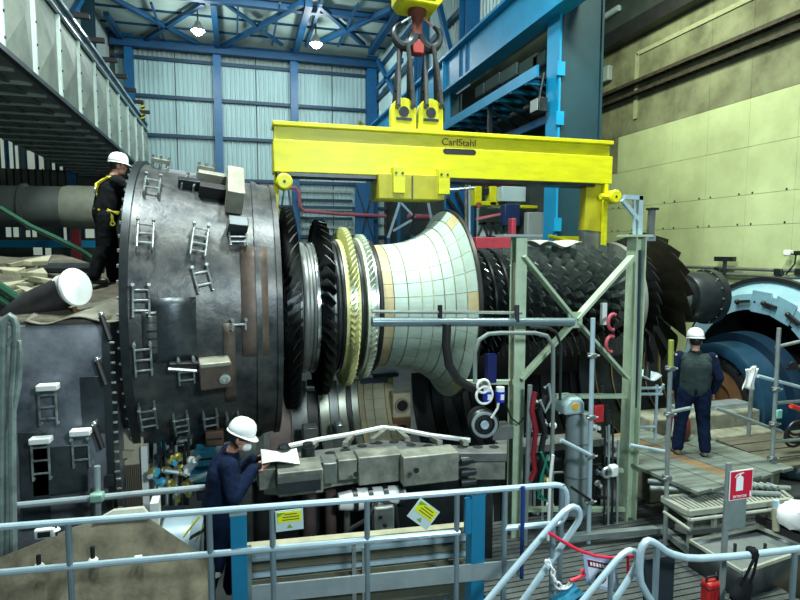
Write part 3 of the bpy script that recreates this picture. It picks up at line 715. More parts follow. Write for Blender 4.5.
# right-hand hanger: tapered gusset and straight edge
q0 = PY(583, 186, YR); q1 = PY(600, 186, YR)
MB().bb((q1.x - .04, YR - .2, PY(600, 255, YR).z), (q1.x + .02, YR - .12, zb_)).build('hanger_edge', m_yel, lb)
MB().prism([(q0.x, YR - .1, zb_), (q1.x, YR - .1, zb_), (q1.x, YR - .1, PY(597, 232, YR).z), (PY(581, 230, YR).x, YR - .1, PY(581, 230, YR).z)], (0, .18, 0)).build('hanger_gusset', MAT['olive_yellow'], lb)
MB().prism([(PY(581, 230, YR).x, YR - .09, PY(581, 230, YR).z), (q1.x, YR - .09, PY(597, 231, YR).z), (q1.x, YR - .09, PY(597, 262, YR).z), (PY(582, 258, YR).x, YR - .09, PY(582, 258, YR).z)], (0, .16, 0)).build('hanger_foot', m_steel, lb)
# left-hand hanger rod to the rotor
q = PY(276, 172, YR); MB().bb((q.x - .03, YR - .05, PY(276, 215, YR).z), (q.x + .03, YR + .05, zb_)).build('hanger_rod', m_yel, lb)
pl = PY(286, 190, YR - .2)
for s in (-1, 1): MB().tube((pl.x + s * .03, YR - .22, pl.z), (pl.x + s * .06, YR - .2, pl.z - .22), .012, 6).build('hanger_cable', m_dsteel, lb)

hk = thing('hook_block', PY(417, 60, YR), 'yellow crane hook block with double black hook above the beam', 'crane hook')
a = PY(396, -22, YR); b = PY(438, 12, YR); cxh = (a.x + b.x) / 2
MB().prism([(a.x, YR - .28, b.z + .1), (a.x + .08, YR - .28, b.z), (b.x - .08, YR - .28, b.z - .03), (b.x, YR - .28, b.z + .08), (b.x, YR - .28, a.z), (a.x, YR - .28, a.z)], (0, .56, 0)).build('block', m_yel, hk, bevel=.02)
MB().bb((cxh - .12, YR - .29, b.z + .04), (cxh + .2, YR - .28, b.z + .1)).build('name_plate', m_black, hk)
MB().bb((a.x - .02, YR - .3, b.z + .22), (b.x + .02, YR + .3, b.z + .26)).build('block_band', MAT['olive_yellow'], hk)
zs_ = PY(417, 18, YR).z
MB().lathe((cxh, YR, 0), (0, 0, 1), [(zs_ + .2, .14), (zs_ + .05, .14), (zs_ - .02, .08), (zs_ - .3, .08)], 16).build('shank', mat('rusty_shank', (.12, .03, .02), .6, .3), hk)
for s in (-1, 1):
    pts = []; rr = []
    for k in range(13):
        t_ = k / 12; a_ = -PI * .5 + s * 0; ang = R_(250) * t_ - R_(70)
        cxx = cxh + s * .20; czz = PY(417, 40, YR).z
        pts.append(V((cxx + s * (-.16 * math.cos(ang + R_(70) ) ) , YR, czz - .17 * math.sin(ang + R_(70)) + .06))); rr.append(.11 - .085 * t_)
    MB().path(pts, rr, 10).build('hook', m_dsteel, hk)
    MB().tube(pts[-1], (cxh + s * .08, YR, zs_ + .02), .014, 6).build('latch', m_white if s < 0 else mat('orange_tip', (.55, .16, .08), .5), hk)
cz = PY(417, 47, YR).z
MB().bb((cxh - .09, YR - .09, cz - .12), (cxh + .09, YR + .09, cz + .10)).build('red_tag', mat('red_brown', (.26, .03, .025), .5), hk, bevel=.02)
m_sling = mat('sling_rope', (.045, .05, .052), .45, .4, .3, 20)
hooks = (cxh - .2, cxh + .2)
for i, (s, px, py, off) in enumerate(((0, 396, 104, -.1), (0, 411, 104, .1), (1, 424, 104, -.1), (1, 439, 104, .1))):
    e = PY(px, py, YR); top = V((hooks[s] + off * .5, YR - .06 if i % 2 else YR + .06, PY(417, 48, YR).z + .02))
    t = thing('wire_sling', (e.x, YR, e.z), ['leftmost wire sling from crane hook to left lug', 'inner left wire sling from crane hook to left lug', 'inner right wire sling from crane hook to right lug', 'rightmost wire sling from crane hook to right lug'][i], 'sling')
    for k in (-1, 1):
        MB().path([top + V((k * .03, k * .04, 0)), (top + V((e.x, YR + k * .1, e.z + .1))) / 2, (e.x, YR + k * .13, e.z - .05)], .036, 8).build('rope', m_sling, t)
    MB().tube(top.lerp(V((e.x, YR, e.z)), .62) , top.lerp(V((e.x, YR, e.z)), .78), .05, 8).build('ferrule', m_dsteel, t)
    MB().tube((e.x, YR - .15, e.z - .06), (e.x, YR + .15, e.z - .06), .035, 8).build('pin', m_dsteel, t)

# ================================================================== LOWER CASING (open half shell under the rotor)
ZL = -2.25
lc = thing('lower_casing', (2, 7.2, ZL - 1.6), 'open lower half casing with bolted flange below the hanging rotor', 'turbine casing')
front = [(257, 466), (275, 467), (294, 468), (300, 466), (336, 459), (380, 454), (440, 453), (507, 453)]
back = [(507, 443), (470, 446), (440, 444), (405, 441), (383, 440), (340, 447), (285, 454), (259, 457)]
m_fl = mat('flange_steel', (.25, .27, .23), .45, .3, .3, 4, bump=.25, dark=(.11, .125, .11))
def zpl(pts, dz=0.0): return [PZ(x, y, ZL) + V((0, 0, dz)) for x, y in pts]
MB().prism(zpl(front) + zpl(back), (0, 0, -.10)).build('flange_plate', mat('flange_top', (.12, .135, .13), .5, .3, .3, 4, bump=.2), lc, bevel=.008)
fb = zpl(front, -.10); fb = [p + V((0, .04, 0)) for p in fb]
bbk = [p + V((0, .16, 0)) for p in fb][::-1]
MB().prism(fb + bbk, (0, 0, -.22)).build('flange_wall', m_fl, lc)
fb2 = [p + V((0, .30, -.22)) for p in fb]
MB().prism(fb2 + [p + V((0, .2, 0)) for p in fb2][::-1], (0, 0, -1.3)).build('lower_body', m_dsteel, lc)
# stepped lug blocks on the front face
for (x0, x1, y0, y1, m, d) in ((258, 276, 467, 486, m_fl, .08), (277, 322, 469, 488, m_fl, .12), (323, 337, 463, 482, m_steel, .03), (338, 357, 460, 478, m_fl, .02), (358, 402, 457, 480, m_fl, .03), (403, 458, 457, 480, m_fl, .02)):
    c = PZ((x0 + x1) / 2, y0, ZL); Y = c.y - d / 2
    a = PY(x0, y0, Y); b = PY(x1, y1, Y)
    MB().bb((a.x, Y - d, min(a.z, b.z)), (b.x, Y + .25, max(a.z, b.z))).build('face_block', m, lc, bevel=.012)
for px, py in ((291, 474), (356, 474), (416, 470), (300, 484), (309, 484)):
    c = PZ(px, 458, ZL); p = PY(px, py, c.y - .2); MB().lathe(p, (0, -1, 0), [(0, .03), (.02, .03), (.02, 0)], 10).build('plug', m_dsteel, lc)
a = PY(278, 484, 5.45); b = PY(321, 490, 5.45); MB().bb((a.x, 5.45, b.z), (b.x, 5.62, a.z)).build('bracket', m_dsteel, lc)
# big nuts and bolt holes on the flange
for px, py in ((284, 459), (308, 457)):
    p = PZ(px, py, ZL); n_ = MB().lathe(p, (0, 0, 1), [(0, .075), (.12, .075), (.12, .055), (.16, .055), (.16, 0)], 12).build('nut', m_dsteel, lc)
for px, py in ((268, 461), (330, 453), (345, 450), (362, 446), (378, 443), (394, 442), (411, 445), (428, 446), (445, 446), (462, 447), (478, 447), (494, 447)):
    p = PZ(px, py, ZL); MB().lathe(p, (0, 0, 1), [(.002, 0), (.004, .05), (.002, .06)], 12).build('bolt_hole', m_black, lc)
# ribs standing on the inner edge, pale rim
rim = [PZ(x, y, ZL) + V((0, 0, .02)) for x, y in ((283, 449), (320, 441), (350, 436), (383, 429), (400, 431), (430, 437), (470, 442))]
MB().path(rim, .03, 6).build('rim', m_white, lc)
for k, (x0, y0, x1, y1) in enumerate(((372, 444, 386, 430), (408, 443, 398, 431), (345, 448, 352, 436), (440, 446, 432, 438), (310, 452, 316, 443), (466, 447, 462, 441))):
    MB().bar(PZ(x0, y0, ZL) + V((0, 0, .04)), PZ(x1, y1, ZL) + V((0, 0, .0)), .06, .05).build('rib', m_fl, lc)
# half rings seen inside (far side of the bore)
def half(name, p0, p1, r, m, th=.06, sag=.0, n=40):
    x0 = PY(p0, 392, YR + r).x; x1 = PY(p1, 392, YR + r).x
    return MB().lathe((0, YR, ZL + sag), AX, [(x0, r), (x1, r), (x1, r + th), (x0, r + th), (x0, r)], n, PI * .85, 3 * PI / 2).build(name, m, lc)
m_vane = mat('vane_steel', (.33, .37, .30), .35, .6, .2, 4)
for args in (('stator_ring', 268, 290, 1.34, mat('pinkish_ring', (.33, .27, .24), .5, .2)), ('stator_ring', 291, 306, 1.22, m_steel), ('stator_ring', 307, 318, 1.30, m_rubber), ('stator_ring', 319, 328, 1.14, m_vane), ('stator_ring', 329, 337, 1.10, m_steel), ('stator_ring', 338, 345, 1.14, m_vane), ('stator_ring', 346, 350, 1.16, m_rubber), ('stator_ring', 351, 357, 1.12, m_vane),
             ('liner_shell', 358, 393, 1.14, m_grout), ('stator_ring', 412, 431, 1.30, m_rubber), ('stator_ring', 431, 440, 1.18, m_cmpring), ('stator_ring', 442, 450, 1.15, m_rubber), ('stator_ring', 452, 459, 1.12, m_cmpring), ('stator_ring', 461, 467, 1.10, m_rubber), ('stator_ring', 469, 476, 1.08, m_cmpring)): half(*args)
tp = [(358, 363, m_tileo), (363.6, 372, m_tile), (372.6, 384, m_tile), (384.6, 393, m_tileo)]
for p0, p1, m in tp:
    for k in range(10):
        a0 = PI + R_(8) + k * R_(17) * .58; x0 = PY(p0, 392, YR + 1.1).x; x1 = PY(p1, 392, YR + 1.1).x
        a0 = PI / 2 + k * R_(9.3); a1 = a0 + R_(9.0)
        MB().lathe((0, YR, ZL), AX, [(x0, 1.10), (x1, 1.10), (x1, 1.135), (x0, 1.135), (x0, 1.10)], 3, -a1, -a0).build('tile', m if m is m_tileo else mat('dull_tile', (.50, .50, .34), .55, 0, .1, 4), lc)
# burner blocks with round ports
for k, (y0, y1, m) in enumerate(((394, 417, mat('cream_block', (.55, .52, .36), .6, 0, .12, 6)), (418, 441, mat('scorched_block', (.20, .115, .055), .6, 0, .3, 6)))):
    Y = 9.3; a = PY(393, y0, Y); b = PY(411, y1, Y)
    o = MB().bb((a.x, Y, b.z), (b.x, Y + .25, a.z)).build('burner_block', m, lc, bevel=.02)
    cx = (a.x + b.x) / 2; cz_ = (a.z + b.z) / 2
    MB().lathe((cx, Y, cz_), (0, -1, 0), [(.0, .135), (.03, .13), (.03, .10), (.0, .095)], 20).build('port_ring', m_cream if k == 0 else m, o)
    MB().lathe((cx, Y, cz_), (0, -1, 0), [(.008, .095), (.006, 0)], 20).build('port', m_black, o)
for k, y in enumerate((420, 428, 436)): pass
# grey boxes and pale plates resting between rings
for k, (px, py, w_, h_, m) in enumerate(((310, 432, .24, .22, m_steel), (339, 425, .14, .10, m_bright), (373, 380, .5, .07, mat('blue_plate', (.10, .14, .26), .4, .3)), (340, 384, .22, .06, m_bright), (312, 388, .26, .06, m_steel), (385, 374, .45, .08, m_dsteel), (440, 385, .3, .06, m_steel))):
    Y = 8.9 if py > 400 else 9.7
    p = PY(px, py, Y); MB().box(p, (w_, .25, h_)).build('spacer_block', m, lc, bevel=.02)
# horizontal dowels at the right of the face
for py in (460, 472, 482):
    p = PY(467, py, 5.75)
    o = MB().lathe(p + V((-.08, 0, 0)), AX, [(0, 0), (0, .05), (.10, .05), (.10, .04), (.18, .04), (.18, 0)], 14).build('dowel', m_dsteel, lc)
# pale upright panels behind the worker, seen between casing and lower half
tag(MB().bb(tuple(PY(271, 442, 9.9)), tuple(PY(287, 392, 9.9) + V((0, .1, 0)))).build('cladding_panel', mat('pinkish_panel', (.34, .28, .25), .6, 0, .1, 2)), 'pinkish upright panel between the big casing and the lower half casing', 'panel')
t = thing('steel_trestle', PY(255, 445, 9.6), 'pale steel frame below the big casing behind the reading worker', 'frame')
for (x0, y0, x1, y1) in ((247, 430, 247, 450), (258, 420, 258, 450), (262, 416, 262, 450), (244, 424, 270, 418)): MB().bar(PY(x0, y0, 9.6), PY(x1, y1, 9.6), .06, .06).build('bar', m_bright, t)
# brown supports and dark drums under the flange
for i, (x0, x1, y0, y1, m, lab) in enumerate(((252, 275, 488, 545, m_black, 'black drum below the left end of the flange'), (303, 318, 500, 545, mat('brown_pipe', (.075, .055, .05), .6), 'brown upright pipe behind the yellow notice'), (326, 338, 495, 545, MAT['brown_pipe'], 'brown upright pipe right of the yellow notice'), (345, 352, 510, 540, m_bright, 'short bright tube below the lower casing'))):
    a = PY(x0, y0, 6.0); b = PY(x1, y1, 6.0); r = (b.x - a.x) / 2
    tag(MB().lathe(((a.x + b.x) / 2, 6.1, 0), (0, 0, 1), [(-4.1, r), (a.z, r), (a.z, 0)], 18).build('support_drum', m, base=((a.x + b.x) / 2, 6.1, -4.1)), lab, 'pipe')
pts = [PY(x, y, 5.7) for x, y in ((340, 540), (352, 528), (366, 520), (378, 500), (395, 505), (398, 530))]
tag(MB().path(pts, .025, 8).build('black_hose', m_rubber), 'black hose looping under the lower casing right of the notices', 'hose')
c = PY(352, 500, 5.9); t = thing('wrapped_bundle', c + V((0, 0, -.1)), 'pale wrapped bundle with dark straps under the lower casing', 'bundle')
MB().lathe(c + V((-.15, 0, 0)), AX, [(0, 0), (.0, .09), (.2, .12), (.7, .10), (.75, .06), (.75, 0)], 14).build('wrap', m_white, t)
for k in range(4): MB().lathe(c + V((.0 + k * .17, 0, 0)), AX, [(0, .12), (0, .13), (.05, .13), (.05, .12)], 14).build('strap', m_rubber, t)
p = PY(383, 520, 5.7); t = thing('valve_box', p + V((0, 0, -.25)), 'grey junction box with knobs between the two notices', 'box'); MB().box(p, (.22, .15, .35)).build('case', m_steel, t, bevel=.02)
for k in range(3): MB().lathe(p + V((-.05 + .05 * k, -.08, .08 - .1 * k)), (0, -1, 0), [(0, .02), (.02, .02), (.02, 0)], 10).build('knob', m_black, t)

# ================================================================== LEFT LOWER EXHAUST BODY
lbm = thing('exhaust_hood', (-2.4, 7.5, -3.9), 'dark blue grey exhaust body with clamp studs at the left edge', 'turbine casing')
XE = -1.27
sec = [(8.6, -.62), (6.60, -.72), (6.46, -.76), (6.42, -.9), (6.40, -1.4), (6.40, -2.0), (6.44, -2.6), (6.55, -3.2), (6.8, -3.9), (8.6, -3.9)]
m_eb = mat('blue_grey_steel', (.20, .225, .26), .40, .4, .4, 2.2, bump=.3, dark=(.075, .09, .115))
MB().prism([(-4.2, y, z) for y, z in sec], (XE - .03 + 4.2, 0, 0)).build('shell', m_eb, lbm)
rim = MB().prism([(XE - .08, y - .03, z) for y, z in sec[1:9]] + [(XE - .08, y + .2, z) for y, z in sec[1:9]][::-1], (.07, 0, 0)).build('rim', m_dsteel, lbm)
for k in range(26):
    z = -.95 - k * .105
    MB().lathe((XE, 6.40 if z > -2.4 else 6.45, z), AX, [(-.02, .014), (.03, .014), (.03, 0)], 6).build('bolt', m_bright, rim)
def plane_hit(px, py, Y=6.41): return PY(px, py, Y), V((1, 0, 0)), V((0, 0, -1)), V((0, -1, 0))
for (px, py, wd, ln, rg) in ((50, 405, .15, .36, 3), (43, 458, .15, .4, 3), (83, 450, .15, .3, 2)):
    o = ladder(px, py, wd, ln, rg, lbm, plane_hit(px, py))
    p = PY(px - 2, py - 18, 6.3); MB().box(p, (.19, .12, .06)).build('clamp_head', m_white, o, bevel=.01)
for (px, py) in ((104, 328), (100, 373), (97, 437)):
    p = PY(px, py, 6.35)
    o = MB().tube(p + V((-.02, 0, .12)), p + V((.05, -.02, -.12)), .03, 8).build('pin', m_black, lbm); MB().ball(p + V((-.02, 0, .14)), .03).build('pin_head', m_bright, o)
for args in ((60, 470, .5, .5, m_patch2), (95, 405, .25, .6, m_patch2), (35, 480, .25, 1.0, m_patch2)):
    p = PY(args[0], args[1], 6.39); MB().box(p, (args[2], .02, args[3])).build('panel', args[4], lbm, bevel=.004)
for k in range(3):
    p = PY(110, 480 + k * 22, 6.38); MB().box(p, (.06, .06, .12)).build('clip', m_dsteel, lbm)
# cream sliver between the two casings, ribbed cream cladding below
tag(MB().prism([PY(119, 370, 8.3), PY(128, 370, 8.3), PY(142, 455, 8.3), PY(119, 455, 8.3)], (0, .06, 0)).build('seal_strip', m_cream), 'cream strip in the gap between the two big casings', 'strip')
rc = thing('ribbed_cladding', PY(132, 512, 7.0), 'cream ribbed cladding panel below the big casing', 'cladding')
a = PY(117, 430, 7.0); b = PY(146, 512, 7.0)
MB().bb((a.x, 7.0, b.z - .4), (b.x, 7.06, a.z)).build('sheet', mat('cream_sheet', (.45, .42, .32), .7, 0, .15, 3), rc)
for k in range(12):
    x = a.x + (b.x - a.x) * (k + .3) / 12
    MB().bar((x, 6.99, a.z - .42), (x - .06, 6.97, b.z - .2), .012, .03).build('rib', mat('brown_rib', (.13, .11, .075), .7), rc)
MB().bb((b.x - .02, 6.94, b.z - .3), (b.x + .05, 7.05, a.z - .2)).build('edge', m_white, rc)
MB().prism([PY(118, 451, 6.9), PY(134, 451, 6.9), PY(129, 458, 6.9), PY(118, 459, 6.9)], (0, .05, 0)).build('flap', m_cream, rc)

# insulation heaped on top of the exhaust body
ins = thing('insulation_cover', (-2.8, 8, -.7), 'khaki insulation layer heaped on top of the exhaust body', 'insulation')
def hill(i, j):
    x = -5.2 + i * 3.9; y = 6.5 + j * 3.6
    z = -.73 + .11 * (y - 6.5) + (.22 * max(0, min(1, (y - 7.4) / 1.3)) * max(0, min(1, (-1.9 - x) / .8))) + .05 * math.sin(x * 5 + y * 3) * math.sin(y * 4.3)
    return V((x, y, z))
MB().grid(hill, 26, 22).build('layer', m_khaki, ins, solid=.06)
def tz(x, y): return -.73 + .11 * (y - 6.5) + (.22 * max(0, min(1, (y - 7.4) / 1.3)) * max(0, min(1, (-1.9 - x) / .8)))
rr = random.Random(4)
bl_i = 0
for (px, py) in ((6, 288), (14, 276), (24, 268), (33, 275), (42, 285), (22, 285), (31, 293), (12, 297), (4, 306), (44, 296), (50, 288), (38, 264)):
    Y = 7.05 + (310 - py) * .018; p = PY(px, py, Y); p.z = max(p.z, tz(p.x, p.y) + .03); bl_i += 1
    n = 6; poly = [p + V((.17 * math.cos(2 * PI * k / n + bl_i) * rr.uniform(.7, 1.2), .15 * math.sin(2 * PI * k / n + bl_i) * rr.uniform(.7, 1.2), rr.uniform(-.05, .06))) for k in range(n)]
    MB().prism(poly, (rr.uniform(-.02, .02), -.02, .06)).build('blanket_piece', m_cream, ins, bevel=.012)
tarp = thing('grey_tarp', PY(80, 318, 6.6), 'grey folded tarpaulin draped below the capped pipe', 'tarpaulin')
def tf(i, j):
    a = PZ(38 + 72 * i, 294 + 32 * j, -.70); q = PY(38 + 74 * i, 318 + 12 * i * (1 - j) + 4 * j, 6.42)
    p = V((-2.05 + .85 * i, 7.5 - 1.05 * j, -.60 - .11 * j + .035 * math.sin(9 * i + 3 * j) + .10 * max(0, .5 - abs(i - .45)) * (1 - j)))
    return p
MB().grid(tf, 14, 10).build('sheet', mat('grey_tarp', (.17, .17, .13), .65, 0, .3, 5, bump=.4), tarp, solid=.012)
cpz = thing('capped_pipe', PY(20, 318, 7.2), 'dark pipe leaning right, closed by a round white cap', 'pipe')
pa = PY(12, 316, 7.0); pb = PY(72, 288, 6.75); d_ = (pb - pa).normalized()
MB().tube(pa, pb, .165, 24).build('pipe', mat('pipe_steel', (.055, .055, .06), .45, .4, .3, 4), cpz)
dcap = V((.80, -.52, .18)).normalized()
cp_ = MB().lathe(pb, dcap, [(-.12, .16), (-.02, .17), (.02, .195), (.05, .205), (.07, .195), (.085, .0)], 32).build('cap', m_white, cpz)
MB().tube(pb + V((.02, -.02, -.20)), pb + V((.03, -.03, -.30)), .025).build('tail', mat('rust', (.14, .07, .035), .8), cpz)
for i, (pts, lab) in enumerate((([(-4, 284), (20, 300), (30, 306), (18, 310), (-4, 296)], 'green hose lying on the insulation at the left edge'), ([(0, 208), (30, 226), (56, 238), (80, 250), (92, 258)], 'thin green hose slung behind the worker on the casing'))):
    Y = 6.9 if i == 0 else 9.0
    tag(MB().path([PY(x, y, Y) for x, y in pts], .05 if i == 0 else .035, 8).build('green_hose', mat('green_rubber', (.004, .06, .03), .4)), lab, 'hose')
# post and bar behind the insulation
t = thing('stub_post', PY(43, 275, 8.8), 'stubby rusty post standing in the insulation', 'post'); MB().tube(PY(43, 283, 8.6), PY(43, 258, 8.6), .06, 10).build('post', MAT['dark_grey_pipe'], t); MB().tube(PY(44, 268, 8.6), PY(104, 268, 8.6), .07, 8).build('bar', m_dsteel, t)
# pale wrapped hoses hanging down the left edge
for i, (pts, r, lab) in enumerate((([(1, 600), (1, 480), (2, 400), (3, 340), (3.6, 326), (6, 319), (10, 316), (14, 319), (16, 326), (15, 350), (12, 400), (12, 470), (14, 600)], .036, 'thick pale hose looped down the left edge of the frame'), ([(8, 345), (13, 338), (19, 342), (20, 352), (18, 385), (8, 435), (9, 500), (6, 600)], .03, 'thin pale hose hanging beside the thick looped hose'), ([(8, 322), (17, 330), (16, 360), (12, 420)], .018, 'short pale cable on top of the looped hose'))):
    tag(MB().path([PY(x, y, 5.9) for x, y in pts], r, 10).build('pale_hose', mat('pale_plastic', (.16, .22, .21), .35, 0, .35, 6)), lab, 'hose')

# ================================================================== KHAKI COVER IN FRONT, LEFT
cv = thing('insulation_box', (-1.3, 5.4, -3.6), 'large khaki insulated cover behind the railing at lower left', 'cover')
top = [(-30, 572), (0, 556), (40, 540), (75, 525), (100, 519), (148, 516), (180, 538), (215, 561)]
tb = [PY(x, y, 5.75) for x, y in top]; tf_ = [V((p.x - .02, 5.12, -3.55)) for p in tb]; n = len(top)
bt = [V((p.x, p.y - .08, -4.0)) for p in tf_]; bk = [V((p.x, p.y + .01, -4.0)) for p in tb]
mb = MB(); mb.add(tb + tf_ + bt + bk, [(i, i + 1, n + i + 1, n + i) for i in range(n - 1)] + [(n + i, n + i + 1, 2 * n + i + 1, 2 * n + i) for i in range(n - 1)] + [(i, 3 * n + i, 3 * n + i + 1, i + 1) for i in range(n - 1)] + [(0, n, 2 * n, 3 * n), (n - 1, 4 * n - 1, 3 * n - 1, 2 * n - 1)])
mb.build('shell', m_khaki, cv, bevel=.02, smooth=False)
MB().prism([PY(92, 523, 5.72), PY(113, 511, 5.75), PY(143, 508, 5.75), PY(150, 517, 5.72)], (0, .05, 0)).build('top_plate', mat('pale_plate', (.42, .44, .38), .6, 0, .15, 6), cv)
for (px, py, h_) in ((93, 560, .13), (39, 566, .10), (55, 530, .08)):
    p = PY(px, py, 5.52); o = MB().tube(p + V((0, 0, -.05)), p + V((0, 0, h_)), .02, 8).build('pin', m_rubber, cv); MB().lathe(p + V((0, 0, .0)), (0, 0, 1), [(0, .045), (.02, .03), (.02, 0)], 10).build('washer', m_white, o)
for (px, py, q) in ((45, 533, .16), (138, 558, .07)):
    p = PY(px, py, 5.5); MB().box(p, (q, .05, q * .55)).build('hatch', m_white, cv, bevel=.01); MB().box(p + V((0, -.03, 0)), (q * .6, .01, q * .3)).build('hatch_hole', m_black, cv)

# pale blue cover and clutter below the big casing
pc = thing('pale_duct', PY(180, 545, 6.0), 'smooth pale blue curved duct beside the worker reading papers', 'duct')
c = PY(178, 545, 6.5)
MB().lathe(c + V((-.42, .07, -.1)), (1, -.1, 0), [(0, 0), (0, .34), (.08, .42), (.6, .44), (.7, .36), (.7, 0)], 28).build('shell', mat('pale_blue_shell', (.30, .42, .48), .3, .2, .1, 2), pc)
MB().lathe(c + V((-.15, .04, -.1)), (1, -.1, 0), [(0, .43), (0, .46), (.03, .46), (.03, .43)], 28).build('band', m_dsteel, pc)
MB().bb(tuple(PY(152, 560, 6.3)), tuple(PY(158, 503, 6.3) + V((0, .2, 0)))).build('end_plate', m_white, pc)
t = thing('yellow_tape', PY(196, 532, 5.75), 'crumpled yellow and black tape on the pale duct', 'tape')
for i, (x0, y0, x1, y1, m) in enumerate(((184, 536, 200, 516, mat('tape_yellow', (.55, .58, .03), .5)), (196, 540, 208, 520, MAT['tape_yellow']), (190, 538, 204, 530, m_black))): MB().bar(PY(x0, y0, 5.95), PY(x1, y1, 5.93), .07, .012).build('strip', m, t)
rr = random.Random(11)
m_bluebox = mat('light_blue_case', (.07, .42, .65), .4, 0, .1, 3)
for i, (x0, x1, y0, y1, Y, m, nm, lab) in enumerate(((194, 216, 452, 466, 7.0, m_bluebox, 'blue_case', 'light blue case behind the worker reading papers'), (186, 214, 476, 490, 6.9, m_bluebox, 'blue_case', 'light blue case low on the left of the worker reading papers'), (155, 164, 448, 462, 7.0, m_bluebox, 'blue_case', 'small light blue case at the left of the instrument rack'), (205, 224, 432, 446, 7.1, mat('brown_crate', (.10, .06, .04), .6), 'brown_crate', 'dark brown crate under the big casing'), (176, 192, 440, 446, 7.0, m_bright, 'steel_tray', 'bright steel tray below the ladder studs'), (196, 214, 488, 500, 6.8, mat('dark_navy', (.012, .02, .045), .6), 'dark_case', 'dark case on the floor left of the worker reading papers'))):
    a = PY(x0, y0, Y); b = PY(x1, y1, Y)
    t = thing(nm, (a.x, Y, b.z), lab, 'case')
    MB().bb((a.x, Y, b.z), (b.x, Y + .3, a.z)).build('body', m, t, bevel=.02); MB().bb((a.x + .02, Y - .01, (a.z + b.z) / 2 - .01), (b.x - .02, Y, (a.z + b.z) / 2 + .01)).build('seam', m_dsteel, t)
rk = thing('instrument_rack', PY(172, 505, 6.9), 'rack of pipes, brass fittings and valves below the big casing', 'instrument rack')
m_brass = mat('brass', (.45, .40, .10), .4, .5, .2, 6)
for k in range(9):
    x = 155 + k * 4.2
    MB().tube(PY(x, 442 + rr.uniform(-4, 8), 6.9), PY(x + rr.uniform(-1, 1), 505, 6.9), .018, 8).build('tube', rr.choice((m_dsteel, m_galv, m_black)), rk)
for k in range(22):
    x = rr.uniform(155, 192); y = rr.uniform(450, 502); p = PY(x, y, 6.85)
    m = rr.choice((m_brass, m_brass, m_galv, m_white, m_dsteel, m_bluebox))
    MB().lathe(p, (rr.uniform(-1, 1), -1, rr.uniform(-1, 1)), [(0, 0), (0, .045), (.04, .05), (.06, .03), (.1, .03), (.1, 0)], 10).build('fitting', m, rk)
for (x0, y0, x1, y1) in ((180, 472, 200, 456), (185, 476, 196, 462), (190, 480, 214, 472), (162, 470, 190, 474), (158, 488, 192, 492)): MB().tube(PY(x0, y0, 6.8), PY(x1, y1, 6.8), .028, 8).build('tube', m_galv, rk)

# ================================================================== FRONT RAILING
RA = PZ(-40, 530, -2.2); RB = PZ(553, 485, -2.2)
def onrail(px, z=-2.2, back=0.0):
    lo, hi = 0.0, 1.3
    for k in range(40):
        m = (lo + hi) / 2; p = RA.lerp(RB, m) + V((0, back, 0)); d = p.dot(_F); x = 400 + FPX * p.dot(_R) / d
        if x < px: lo = m
        else: hi = m
    p = RA.lerp(RB, lo) + V((0, back, 0)); return V((p.x, p.y, z))
rl = thing('front_railing', (onrail(280).x, onrail(280).y, -3.6), 'pale blue tubular railing with knee rail across the foreground', 'railing')
e0 = onrail(555); dr = (RB - RA).normalized()
arc = [e0 + dr * .12 * math.sin(t_) + V((0, 0, -.12 + .12 * math.cos(t_))) for t_ in (0, .4, .8, 1.2, PI / 2)]
arc2 = [e0 + dr * .12 * math.cos(t_) + V((0, 0, -.26 - .12 * math.sin(t_))) for t_ in (0, .4, .8, 1.2, PI / 2)]
MB().path([RA] + arc + arc2 + [onrail(505, -2.58)], .028, 10).build('top_rail', m_rail, rl)
MB().path([V((RA.x, RA.y, -2.58)), onrail(460, -2.58)], .028, 10).build('knee_rail', m_rail, rl)
for px in (68, 209, 272, 367, 457, 505, 562): 
    q = onrail(px); MB().tube(q, V((q.x, q.y, -3.6)), .026, 10).build('post', mat('rail_post', (.20, .28, .32), .35, .3, .1, 4), rl)
a = onrail(250, -2.98); b = onrail(520, -2.98); MB().bar(a, b, .02, .16).build('toe_board', m_galv, rl)
for i, px in enumerate((238, 478)):
    q = onrail(px, -2.24, .02); t = thing('blue_post', (q.x, q.y, -3.9), ['square blue post below the railing in front of the reading worker', 'square blue post below the railing left of the green frame'][i], 'post')
    MB().bb((q.x - .068, q.y - .02, -3.9), (q.x + .068, q.y + .12, q.z - .02)).build('shaft', mat('post_blue', (.006, .17, .32), .4, 0, .1, 3), t, bevel=.006)
    MB().bb((q.x - .072, q.y - .024, q.z - .02), (q.x + .072, q.y + .124, q.z)).build('cap', m_galv if i == 0 else MAT['post_blue'], t)
    if i == 1: MB().bb((q.x - .13, q.y - .02, -2.6), (q.x - .07, q.y + .02, -2.27)).build('fin', MAT['post_blue'], t)
